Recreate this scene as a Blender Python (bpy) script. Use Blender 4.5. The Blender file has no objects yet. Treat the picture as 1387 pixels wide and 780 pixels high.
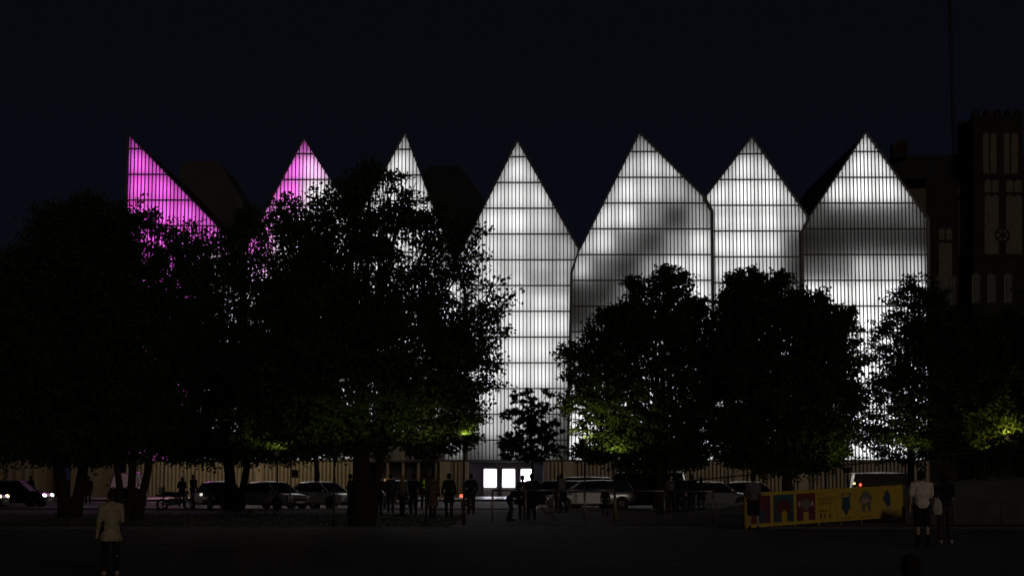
import bpy, bmesh, math, random
import numpy as np
from mathutils import Vector, Matrix, noise

R = math.radians
PI = math.pi
rnd = random.Random(11)
S = bpy.context.scene
C = bpy.data.collections.new("scene"); S.collection.children.link(C)

# ---------------------------------------------------------------- camera
F_PX = 2400.0                      # focal length in photograph pixels (1387 wide)
EYE = 1.6
PITCH = math.atan(258.0 / F_PX)
cd = bpy.data.cameras.new("camera"); cam = bpy.data.objects.new("camera", cd); S.collection.objects.link(cam)
cd.sensor_width = 36; cd.sensor_fit = 'HORIZONTAL'; cd.lens = F_PX / 1387 * 36
cd.clip_start = 0.3; cd.clip_end = 3000
cam.location = (0, 0, EYE); cam.rotation_euler = (PI / 2 + PITCH, 0, 0)
S.camera = cam

# ---------------------------------------------------------------- night sky
SUN_EL = R(8)    # faint warm town glow from behind the camera, to the left
w = bpy.data.worlds.new("World"); S.world = w; w.use_nodes = True
nt = w.node_tree; nt.nodes.clear()
out = nt.nodes.new('ShaderNodeOutputWorld'); bg = nt.nodes.new('ShaderNodeBackground')
tc = nt.nodes.new('ShaderNodeTexCoord'); sp = nt.nodes.new('ShaderNodeSeparateXYZ')
rp = nt.nodes.new('ShaderNodeValToRGB')
rp.color_ramp.elements[0].position = 0.0; rp.color_ramp.elements[0].color = (0.0026, 0.0033, 0.0072, 1)
rp.color_ramp.elements[1].position = 0.30; rp.color_ramp.elements[1].color = (0.0024, 0.0026, 0.0042, 1)
nt.links.new(tc.outputs['Generated'], sp.inputs[0]); nt.links.new(sp.outputs['Z'], rp.inputs[0])
nt.links.new(rp.outputs[0], bg.inputs[0]); bg.inputs[1].default_value = 1.0
nt.links.new(bg.outputs[0], out.inputs[0])
sd = bpy.data.lights.new("town_glow", 'SUN'); sun = bpy.data.objects.new("town_glow", sd); S.collection.objects.link(sun)
sd.energy = 0.17; sd.angle = R(12); sd.color = (1.0, 0.84, 0.66)
sun.rotation_euler = (R(90) - SUN_EL, 0, R(22))
S.view_settings.view_transform = 'Standard'; S.view_settings.look = 'None'
S.view_settings.exposure = 0; S.view_settings.gamma = 1; S.view_settings.use_curve_mapping = False
S.render.engine = 'CYCLES'
S.cycles.use_denoising = True
S.cycles.use_light_tree = True
S.cycles.max_bounces = 6; S.cycles.diffuse_bounces = 3; S.cycles.transmission_bounces = 4
S.cycles.sample_clamp_indirect = 1.5

# ---------------------------------------------------------------- pixel helpers (points of the photograph to points of the place)
cp, sn = math.cos(PITCH), math.sin(PITCH)
def W(px, py, D):
    x = (px - 693.5) / F_PX; y = (390 - py) / F_PX
    t = D / (cp - sn * y)
    return Vector((x * t, D, EYE + t * (sn + cp * y)))
def XG(px, D, z=0.0):
    k = (z - EYE) / D
    y = (k * cp - sn) / (cp + k * sn)
    return (px - 693.5) / F_PX * D / (cp - sn * y)
def GD(py, z=0.0):                 # distance of a ground point seen at row py
    y = (390 - py) / F_PX
    return (z - EYE) * (cp - sn * y) / (sn + cp * y)

# ---------------------------------------------------------------- materials
def mat(name, col, rough=0.8, metal=0.0, coat=0.0, var=0.0, scale=4.0, bump=0.0, spec=0.5, transl=0.0):
    m = bpy.data.materials.new(name); m.use_nodes = True
    n = m.node_tree; b = n.nodes['Principled BSDF']
    b.inputs['Base Color'].default_value = (*col, 1); b.inputs['Roughness'].default_value = rough
    b.inputs['Metallic'].default_value = metal; b.inputs['Coat Weight'].default_value = coat
    b.inputs['Specular IOR Level'].default_value = spec
    if var or bump:
        t = n.nodes.new('ShaderNodeTexCoord'); nz = n.nodes.new('ShaderNodeTexNoise')
        nz.inputs['Scale'].default_value = scale; nz.inputs['Detail'].default_value = 5
        n.links.new(t.outputs['Object'], nz.inputs['Vector'])
        if var:
            r = n.nodes.new('ShaderNodeValToRGB'); r.color_ramp.elements[0].position = .3; r.color_ramp.elements[1].position = .7
            r.color_ramp.elements[0].color = (*[c * (1 - var) for c in col], 1)
            r.color_ramp.elements[1].color = (*[min(1, c * (1 + var)) for c in col], 1)
            n.links.new(nz.outputs[0], r.inputs[0]); n.links.new(r.outputs[0], b.inputs['Base Color'])
        if bump:
            bp = n.nodes.new('ShaderNodeBump'); bp.inputs['Strength'].default_value = bump
            n.links.new(nz.outputs[0], bp.inputs['Height']); n.links.new(bp.outputs[0], b.inputs['Normal'])
    if transl:
        tr = n.nodes.new('ShaderNodeBsdfTranslucent'); tr.inputs[0].default_value = (*[min(1, c * 1.5) for c in col], 1)
        mx = n.nodes.new('ShaderNodeMixShader'); mx.inputs[0].default_value = transl
        n.links.new(b.outputs[0], mx.inputs[1]); n.links.new(tr.outputs[0], mx.inputs[2])
        n.links.new(mx.outputs[0], n.nodes['Material Output'].inputs[0])
    return m
def emit(name, col, st):
    m = bpy.data.materials.new(name); m.use_nodes = True; n = m.node_tree; n.nodes.clear()
    o = n.nodes.new('ShaderNodeOutputMaterial'); e = n.nodes.new('ShaderNodeEmission')
    e.inputs[0].default_value = (*col, 1); e.inputs[1].default_value = st; n.links.new(e.outputs[0], o.inputs[0])
    return m
M = {}
def add_joints(m, w_, h_, dark):
    n = m.node_tree; b = n.nodes['Principled BSDF']; t = n.nodes.new('ShaderNodeTexCoord'); bt_ = n.nodes.new('ShaderNodeTexBrick')
    bt_.inputs['Scale'].default_value = 1; bt_.inputs['Brick Width'].default_value = w_; bt_.inputs['Row Height'].default_value = h_; bt_.inputs['Mortar Size'].default_value = .025
    bt_.inputs['Color1'].default_value = (1, 1, 1, 1); bt_.inputs['Color2'].default_value = (.6, .6, .6, 1); bt_.inputs['Mortar'].default_value = (dark, dark, dark, 1)
    n.links.new(t.outputs['Object'], bt_.inputs['Vector']); mx = n.nodes.new('ShaderNodeMixRGB'); mx.blend_type = 'MULTIPLY'; mx.inputs[0].default_value = 1
    src = b.inputs['Base Color'].links[0].from_socket; n.links.new(src, mx.inputs[1]); n.links.new(bt_.outputs[0], mx.inputs[2]); n.links.new(mx.outputs[0], b.inputs['Base Color'])
M['asphalt'] = mat('asphalt', (.045, .044, .042), .75, var=.35, scale=.6, bump=.1)
M['paving'] = mat('paving', (.10, .094, .082), .85, var=.3, scale=.8, bump=.1)
M['dark_wall'] = mat('dark_wall', (.06, .056, .05), .9, var=.25, scale=2, bump=.1)
add_joints(M['paving'], 1.2, .6, .3)
M['concrete'] = mat('concrete', (.16, .15, .135), .85, var=.25, scale=2, bump=.1)
M['kerb'] = mat('kerb_stone', (.12, .115, .11), .8, var=.25, scale=3)
M['verge'] = mat('verge_soil', (.02, .025, .012), .95, var=.4, scale=1.5, bump=.3)
M['grass'] = mat('grass_blades', (.025, .04, .012), .8, var=.4, scale=.7)
M['far_ground'] = mat('far_ground', (.03, .03, .025), .95, var=.3, scale=.05)
M['white_paint'] = mat('road_paint', (.6, .6, .58), .7, var=.2, scale=6)
M['rib'] = mat('rib_metal', (.10, .085, .082), .5, var=.15, scale=1)
M['frame'] = mat('frame_metal', (.05, .045, .045), .5, var=.2, scale=1)
M['roof'] = mat('roof_metal', (.010, .010, .012), .8, var=.3, scale=.5)
M['rear_roof'] = mat('rear_roof_metal', (.045, .038, .037), .7, var=.2, scale=.5)
M['cavity'] = mat('cavity_lining', (.2, .2, .2), .9, var=.05)
M['podium'] = mat('podium_metal', (.33, .27, .19), .6, var=.15, scale=.8)
M['podium_back'] = mat('podium_back', (.23, .19, .135), .8, var=.15, scale=.8)
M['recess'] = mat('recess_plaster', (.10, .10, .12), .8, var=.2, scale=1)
M['bark'] = mat('bark', (.016, .013, .010), .95, var=.4, scale=6, bump=.5)
def leafmat(name, col, tr):
    m = mat(name, col, .7, var=.35, scale=.9, spec=.1, transl=tr); return m
M['leaf'] = leafmat('leaf_green', (.036, .060, .010), .30)
M['leaf_young'] = leafmat('leaf_young', (.04, .07, .014), .38)
M['brick'] = mat('dark_brick', (.022, .015, .013), .9, var=.3, scale=1.2, bump=.2)
M['plaster'] = mat('niche_plaster', (.14, .118, .09), .9, var=.2, scale=1.5)
M['stone_wall'] = mat('pale_side_wall', (.10, .085, .07), .9, var=.2, scale=1)
M['skin'] = mat('skin', (.45, .28, .2), .6, var=.08, scale=20)
M['rubber'] = mat('rubber', (.015, .015, .015), .8, var=.2, scale=20)
M['rim'] = mat('rim_alloy', (.4, .4, .42), .3, metal=1, var=.1, scale=10)
M['car_glass'] = mat('car_glass', (.012, .013, .016), .22, spec=.3, var=.1, scale=2)
M['plastic'] = mat('dark_plastic', (.02, .02, .02), .55, var=.2, scale=8)
M['plate'] = mat('number_plate', (.6, .6, .58), .5, var=.05, scale=10)
M['lamp_off'] = mat('lamp_glass_clear', (.55, .55, .55), .12, coat=.6, var=.1, scale=10)
M['tail_off'] = mat('lamp_glass_red', (.35, .02, .02), .2, coat=.5, var=.1, scale=10)
M['indicator'] = mat('lamp_glass_amber', (.7, .3, .05), .2, coat=.5, var=.1, scale=10)
M['steel'] = mat('galvanised_steel', (.28, .27, .25), .45, metal=.7, var=.2, scale=6)
M['yellow_post'] = mat('yellow_post', (.35, .24, .05), .6, var=.2, scale=6)
M['screen'] = emit('lit_screen', (.84, .80, 1.0), 11.0)
M['head_on'] = emit('headlight_lit', (1, .93, .8), 9)
M['head_warm'] = emit('headlight_warm', (1, .75, .35), 5)
M['tail_on'] = emit('taillight_lit', (1, .06, .03), 6.0)
M['amber_on'] = emit('amber_light_lit', (1, .62, .22), 3.5)
M['warm_window'] = emit('warm_lit_window', (1, .62, .35), .22)
M['pink_reflection'] = emit('pink_reflection_glow', (1, .62, .66), .05)  # weak glow standing in for the pink reflection on the minibus windows
M['bulb'] = emit('fill_lamp_bulb', (1, .85, .5), 2.0)
_pc = {}
def paint(name, col, rough=.3):
    if name not in _pc: _pc[name] = mat(name, col, rough, coat=.7, var=.06, scale=1.5, metal=.25)
    return _pc[name]
_cc = {}
def cloth(name, col):
    sp_ = 'speckled' in name
    if name not in _cc: _cc[name] = mat('cloth_' + name, col, .9, var=.4 if sp_ else .22, scale=26 if sp_ else 9, bump=.3, spec=.2)
    return _cc[name]

# ---------------------------------------------------------------- object helpers
def thing(name, label, cat, loc=(0, 0, 0), rz=0, group=None):
    o = bpy.data.objects.new(name, None); C.objects.link(o); o.empty_display_size = .2
    o.location = loc; o.rotation_euler = (0, 0, rz); o['label'] = label; o['category'] = cat
    if group: o['group'] = group
    return o
def tag(o, label, cat, group=None, kind=None):
    o['label'] = label; o['category'] = cat
    if group: o['group'] = group
    if kind: o['kind'] = kind
    return o
def link(name, me, parent=None, loc=None, rot=None):
    o = bpy.data.objects.new(name, me); C.objects.link(o)
    if parent: o.parent = parent
    if loc is not None: o.location = loc
    if rot is not None: o.rotation_euler = rot
    return o
class MB:
    def __init__(s): s.v = []; s.f = []; s.sm = []
    def add(s, vs, fs, smooth=False):
        b = len(s.v); s.v += [tuple(v) for v in vs]; s.f += [tuple(i + b for i in f) for f in fs]; s.sm += [smooth] * len(fs); return s
    def box(s, c, h, rz=0, mtx=None):
        cx, cy, cz = c; hx, hy, hz = h; vs = []
        for dz in (-hz, hz):
            for dx, dy in ((-hx, -hy), (hx, -hy), (hx, hy), (-hx, hy)):
                x = dx * math.cos(rz) - dy * math.sin(rz); y = dx * math.sin(rz) + dy * math.cos(rz)
                vs.append(Vector((cx + x, cy + y, cz + dz)))
        if mtx: vs = [mtx @ v for v in vs]
        return s.add(vs, [(3, 2, 1, 0), (4, 5, 6, 7), (0, 1, 5, 4), (1, 2, 6, 5), (2, 3, 7, 6), (3, 0, 4, 7)])
    def tube(s, pts, rs, n=8, caps=True, smooth=True, flat=1.0):
        pts = [Vector(p) for p in pts]; m = len(pts)
        if not hasattr(rs, '__len__'): rs = [rs] * m
        vs = []; ref = None
        for i, p in enumerate(pts):
            d = (pts[min(i + 1, m - 1)] - pts[max(i - 1, 0)]).normalized()
            if ref is None: ref = Vector((0, 1, 0)) if abs(d.y) < .9 else Vector((1, 0, 0))
            a = ref - d * ref.dot(d)
            if a.length < 1e-4: a = Vector((1, 0, 0)) - d * d.x
            a.normalize(); b = d.cross(a); ref = a
            for k in range(n):
                t = 2 * PI * k / n
                vs.append(p + (a * math.cos(t) * flat + b * math.sin(t)) * rs[i])
        fs = [(i * n + k, i * n + (k + 1) % n, (i + 1) * n + (k + 1) % n, (i + 1) * n + k) for i in range(m - 1) for k in range(n)]
        if caps: fs += [tuple(range(n - 1, -1, -1)), tuple(range((m - 1) * n, m * n))]
        return s.add(vs, fs, smooth)
    def ball(s, c, r, nu=10, nv=7, scale=(1, 1, 1), rot=None):
        vs = [Vector((0, 0, -1))]; c = Vector(c)
        for j in range(1, nv):
            t = -PI / 2 + PI * j / nv
            for k in range(nu):
                a = 2 * PI * k / nu; vs.append(Vector((math.cos(t) * math.cos(a), math.cos(t) * math.sin(a), math.sin(t))))
        vs.append(Vector((0, 0, 1))); e = len(vs) - 1
        fs = [(0, 1 + (k + 1) % nu, 1 + k) for k in range(nu)]
        for j in range(nv - 2):
            for k in range(nu):
                fs.append((1 + j * nu + k, 1 + j * nu + (k + 1) % nu, 1 + (j + 1) * nu + (k + 1) % nu, 1 + (j + 1) * nu + k))
        fs += [(1 + (nv - 2) * nu + k, 1 + (nv - 2) * nu + (k + 1) % nu, e) for k in range(nu)]
        vs = [Vector((v.x * scale[0] * r, v.y * scale[1] * r, v.z * scale[2] * r)) for v in vs]
        if rot: vs = [rot @ v for v in vs]
        return s.add([v + c for v in vs], fs, True)
    def capsule(s, p0, p1, r0, r1, flat=1.0, n=10):
        p0 = Vector(p0); p1 = Vector(p1); d = (p1 - p0)
        L = d.length or 1e-4; d = d / L
        pts = []; rs = []
        for t in (1, .8, .45): pts.append(p0 - d * r0 * t * .98); rs.append(r0 * math.sqrt(max(0.0004, 1 - (t * .98) ** 2)))
        pts.append(p0); rs.append(r0); pts.append(p1); rs.append(r1)
        for t in (.45, .8, 1): pts.append(p1 + d * r1 * t * .98); rs.append(r1 * math.sqrt(max(0.0004, 1 - (t * .98) ** 2)))
        return s.tube(pts, rs, n, True, True, flat)
    def prism(s, poly, y0, y1):            # polygon in x,z extruded along y
        n = len(poly); vs = [(p[0], y0, p[1]) for p in poly] + [(p[0], y1, p[1]) for p in poly]
        fs = [tuple(range(n)), tuple(range(2 * n - 1, n - 1, -1))] + [(i, i + n, (i + 1) % n + n, (i + 1) % n) for i in range(n)]
        return s.add(vs, fs)
    def disc(s, c, r, axis='y', n=14, t=.02):
        c = Vector(c); d = {'x': Vector((1, 0, 0)), 'y': Vector((0, 1, 0)), 'z': Vector((0, 0, 1))}[axis] * t / 2
        return s.tube([c - d, c + d], [r, r], n, True, False)
    def ring(s, c, r, t, axis='y', n=18, m=6):
        pts = []; fs = []; vs = []; c = Vector(c)
        for i in range(n):
            a = 2 * PI * i / n
            for j in range(m):
                b = 2 * PI * j / m; q = r + t * math.cos(b); h = t * math.sin(b)
                p = (q * math.cos(a), h, q * math.sin(a)) if axis == 'y' else ((h, q * math.cos(a), q * math.sin(a)) if axis == 'x' else (q * math.cos(a), q * math.sin(a), h))
                vs.append(c + Vector(p))
        for i in range(n):
            for j in range(m): fs.append((i * m + j, ((i + 1) % n) * m + j, ((i + 1) % n) * m + (j + 1) % m, i * m + (j + 1) % m))
        return s.add(vs, fs, True)
    def mesh(s, name, m):
        me = bpy.data.meshes.new(name); me.from_pydata(s.v, [], s.f)
        if m: me.materials.append(m)
        me.polygons.foreach_set('use_smooth', s.sm); me.update(); return me
    def build(s, name, m, parent=None, loc=None, fix=True):
        me = s.mesh(name, m)
        if fix:
            b = bmesh.new(); b.from_mesh(me); bmesh.ops.recalc_face_normals(b, faces=b.faces); b.to_mesh(me); b.free()
        return link(name, me, parent, loc)
def setting(name, mb, m):
    o = mb.build(name, m); o['kind'] = 'structure'; return o
def np_mesh(name, verts, quads, m, smooth=False):
    me = bpy.data.meshes.new(name); nv = len(verts); nq = len(quads)
    me.vertices.add(nv); me.vertices.foreach_set('co', np.asarray(verts, np.float32).ravel())
    me.loops.add(nq * 4); me.loops.foreach_set('vertex_index', np.asarray(quads, np.int32).ravel())
    me.polygons.add(nq); me.polygons.foreach_set('loop_start', np.arange(nq, dtype=np.int32) * 4)
    me.polygons.foreach_set('loop_total', np.full(nq, 4, np.int32))
    me.update(calc_edges=True); me.validate(); me.materials.append(m); return me
def remesh(mb, name, m, parent, voxel=.02, smooth=4, loc=None):
    o = mb.build('tmp', None, fix=True)
    md = o.modifiers.new('r', 'REMESH'); md.mode = 'VOXEL'; md.voxel_size = voxel; md.use_smooth_shade = True
    sm = o.modifiers.new('s', 'SMOOTH'); sm.factor = .5; sm.iterations = smooth
    dg = bpy.context.evaluated_depsgraph_get()
    me = bpy.data.meshes.new_from_object(o.evaluated_get(dg)); me.name = name
    me.materials.clear(); me.materials.append(m)
    for p in me.polygons: p.use_smooth = True
    old = o.data; bpy.data.objects.remove(o); bpy.data.meshes.remove(old)
    return link(name, me, parent, loc)

# ================================================================ SETTING
D_HALL = 150.0
setting('ground', MB().add([(-1500, -200, -.02), (1500, -200, -.02), (1500, 2500, -.02), (-1500, 2500, -.02)], [(0, 1, 2, 3)]), M['far_ground'])
Y_PLAZA, Y_PATH, Y_KERB, Y_ROAD2 = 58.0, 86.0, 97.0, 127.0
setting('plaza', MB().box((0, 19, -.02), (130, 39, .028)), M['paving'])
pv = MB(); pv.box((0, 58.15, .0), (130, .12, .03)); setting('plaza_edging', pv, M['kerb'])
setting('grass_verge', MB().box((-70, (58.3 + 80) / 2, -.01), (68, (80 - 58.3) / 2, .03)), M['verge'])
setting('paved_square', MB().box((64, (58.3 + Y_PATH) / 2, -.02), (66, (Y_PATH - 58.3) / 2, .03)), M['paving'])
setting('pavement', MB().box((0, (Y_PATH + 91.6) / 2 - .1, -.01), (130, (91.6 - Y_PATH) / 2 + .09, .035)), M['concrete'])
setting('path', MB().box((-70, 83.05, -.012), (68, 2.9, .03)), M['paving'])
setting('near_kerb', MB().box((0, 91.8, 0), (130, .09, .09)), M['kerb'])
setting('road', MB().box((0, (91.9 + Y_ROAD2) / 2, -.03), (130, (Y_ROAD2 - 91.9) / 2, .034)), M['asphalt'])
setting('far_kerb', MB().box((0, Y_ROAD2 + .1, .02), (130, .09, .12)), M['kerb'])
M['forecourt'] = mat('forecourt_stone', (.30, .29, .28), .45, var=.2, scale=1.2, bump=.05)
setting('hall_forecourt', MB().box((0, (Y_ROAD2 + D_HALL) / 2 + 10, .0), (130, (D_HALL - Y_ROAD2) / 2 + 9.8, .1)), M['forecourt'])
lm = MB()
for k in range(-16, 17): lm.box((k * 6.0, 109, .008), (1.5, .06, .002))
setting('lane_marking', lm, M['white_paint'])
pm = MB()
for k in range(-24, 24): pm.box((k * 5.2, 94.3, .008), (.05, 2.3, .002))
setting('parking_marking', pm, M['white_paint'])
# grass on the verge
g = np.random.default_rng(5); NG = 26000
gx = g.uniform(-60, -2, NG); gy = g.uniform(58.6, 79.8, NG); gh = g.uniform(.04, .12, NG); ga = g.uniform(0, 2 * PI, NG)
dx = np.cos(ga) * .012; dy = np.sin(ga) * .012; lx = g.normal(0, .03, NG); ly = g.normal(0, .03, NG)
z0 = np.full(NG, .015)
vv = np.stack([np.stack([gx - dx, gy - dy, z0], 1), np.stack([gx + dx, gy + dy, z0], 1),
               np.stack([gx + lx + dx * .3, gy + ly + dy * .3, gh], 1), np.stack([gx + lx - dx * .3, gy + ly - dy * .3, gh], 1)], 1).reshape(-1, 3)
go = link('grass', np_mesh('grass', vv, np.arange(NG * 4).reshape(-1, 4), M['grass'])); go['kind'] = 'stuff'
tag(go, 'short dark grass growing on the verge under the trees', 'grass', kind='stuff')

# ================================================================ CONCERT HALL
HALL = Vector((0, D_HALL, 0))
hall = thing('concert_hall', 'concert hall with seven glowing pointed gables, two lit pink and five white', 'concert hall', HALL)
def P(px, py, D=D_HALL):
    v = W(px, py, D); return (v.x, v.z)
def clip(poly, a, b, c):           # keep a*x+b*z<=c
    o = []
    for i in range(len(poly)):
        p, q = poly[i], poly[(i + 1) % len(poly)]; dp = a * p[0] + b * p[1] - c; dq = a * q[0] + b * q[1] - c
        if dp <= 0: o.append(p)
        if (dp < 0 < dq) or (dq < 0 < dp):
            t = dp / (dp - dq); o.append((p[0] + t * (q[0] - p[0]), p[1] + t * (q[1] - p[1])))
    return o
def clip_convex(poly, hull):       # hull clockwise seen from the front (x right, z up), starting bottom left
    n = len(hull)
    for i in range(n):
        p, q = hull[i], hull[(i + 1) % n]; ex, ez = q[0] - p[0], q[1] - p[1]
        # interior is to the right of each edge
        poly = clip(poly, -ez, ex, -ez * p[0] + ex * p[1])
        if len(poly) < 3: return []
    return poly
def bands(hull):
    cut = set()
    n = len(hull)
    for i in range(n):
        a, b, c = hull[i - 1], hull[i], hull[(i + 1) % n]
        if (b[0] - a[0]) * (c[1] - b[1]) - (b[1] - a[1]) * (c[0] - b[0]) > 1e-4: cut.add(b[1])
    out = [hull]
    for z in sorted(cut): out = [q for p in out for q in (clip(p, 0, 1, z), clip(p, 0, -1, -z)) if len(q) > 2 and area(q) > .01]
    return out
def area(p): return abs(sum(p[i][0] * p[(i + 1) % len(p)][1] - p[(i + 1) % len(p)][0] * p[i][1] for i in range(len(p)))) / 2
BOT = 623
gables = [  # outline in photograph pixels, first rail row
    ([(172, BOT), (171, 300), (174, 183), (330, 343), (330, BOT)], 202),
    ([(330, BOT), (330, 343), (412, 189), (483, 299), (483, BOT)], 209),
    ([(483, BOT), (483, 299), (549, 182), (616, 359), (630, 393), (631, BOT)], 203),
    ([(631, BOT), (630, 394), (616, 360), (701, 192), (783, 338), (774, 369), (769, BOT)], 213),
    ([(769, BOT), (774, 370), (784, 342), (866, 182), (954, 269), (964, 286), (968, BOT)], 206),
    ([(968, BOT), (964, 287), (954, 270), (1018, 187), (1095, 297), (1085, 315), (1086, BOT)], 209),
    ([(1086, BOT), (1085, 316), (1094, 298), (1172, 181), (1256, 298), (1259, BOT)], 206)]
PITCH_ROW = 34.8
WH = (1.0, 1.0, 1.0)
def spot(px, py, cx, cy, rx, ry, d): return 1 - d * math.exp(-((px - cx) / rx) ** 2 - ((py - cy) / ry) ** 2)
def level(gi, px, py):              # how far each LED field is turned up (perceived scale)
    if gi < 2: return .86 if gi == 0 else .92
    if gi == 2: return .90 * (spot(px, py, 615, 610, 40, 50, .4))
    if gi == 3:
        v = .90 * spot(px, py, 752, 322, 26, 26, .55) * spot(px, py, 700, 350, 60, 18, .15) * spot(px, py, 738, 385, 28, 16, .35)
        v *= spot(px, py, 775, 600, 30, 70, .6) * spot(px, py, 690, 615, 130, 55, .40) * spot(px, py, 640, 620, 26, 34, .25) * spot(px, py, 701, 195, 30, 16, .1)
        return v
    if gi == 4:
        a = ((px - 925) * -.70 + (py - 283) * .71); b = ((px - 925) * .71 + (py - 283) * .70)   # along and across the unlit diagonal
        v = .93 * (1 - (.92 * math.exp(-(b / 27) ** 2) * (1 if 0 < a < 210 else math.exp(-(min(abs(a), abs(a - 210)) / 22) ** 2))))
        v *= spot(px, py, 866, 190, 34, 34, .30) * spot(px, py, 800, 440, 40, 60, .35) * spot(px, py, 830, 400, 30, 30, .3)
        return v * (1.15 if py > 545 else 1)
    if gi == 5:
        return .97 * spot(px, py, 1018, 192, 40, 26, .42) * spot(px, py, 1087, 350, 28, 50, .95) * spot(px, py, 1050, 385, 60, 24, .5)
    v = 1.04 * spot(px, py, 1178, 313, 140, 34, .95) * spot(px, py, 1112, 340, 34, 40, .8) * spot(px, py, 1235, 335, 34, 24, .5) * spot(px, py, 1180, 360, 80, 14, .25)
    if py < 272: v = 1.02 * spot(px, py, 1100, 290, 40, 20, .4)
    return v
_lm = {}
def lamp_mat(lv, col='white'):
    if lv < .66: lv *= lv / .66
    q = max(0, min(30, round(lv * 24)))
    k = (q, col)
    if k not in _lm:
        c = {'white': (1.0, 1.0, 1.0), 'pink': (1.0, .13, .86), 'rose': (1.0, .5, .93)}[col]
        _lm[k] = emit('led_%s' % col, c, (q / 24) ** 2.2 * (1.95 if col == 'white' else 2.8))
    return _lm[k]
mg = bpy.data.materials.new('etched_glass'); mg.use_nodes = True; n = mg.node_tree; n.nodes.clear()
o_ = n.nodes.new('ShaderNodeOutputMaterial'); t_ = n.nodes.new('ShaderNodeBsdfTranslucent'); d_ = n.nodes.new('ShaderNodeBsdfDiffuse')
x_ = n.nodes.new('ShaderNodeMixShader'); x_.inputs[0].default_value = .08
t_.inputs[0].default_value = (.93, .94, .93, 1); d_.inputs[0].default_value = (.3, .3, .3, 1)
nz = n.nodes.new('ShaderNodeTexNoise'); nz.inputs['Scale'].default_value = .9; tcn = n.nodes.new('ShaderNodeTexCoord')
cr = n.nodes.new('ShaderNodeValToRGB'); cr.color_ramp.elements[0].color = (.86, .87, .87, 1); cr.color_ramp.elements[1].color = (.96, .96, .95, 1)
n.links.new(tcn.outputs['Object'], nz.inputs['Vector']); n.links.new(nz.outputs[0], cr.inputs[0]); n.links.new(cr.outputs[0], t_.inputs[0])
n.links.new(t_.outputs[0], x_.inputs[1]); n.links.new(d_.outputs[0], x_.inputs[2]); n.links.new(x_.outputs[0], o_.inputs[0])
M['glass_panel'] = mg

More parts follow.
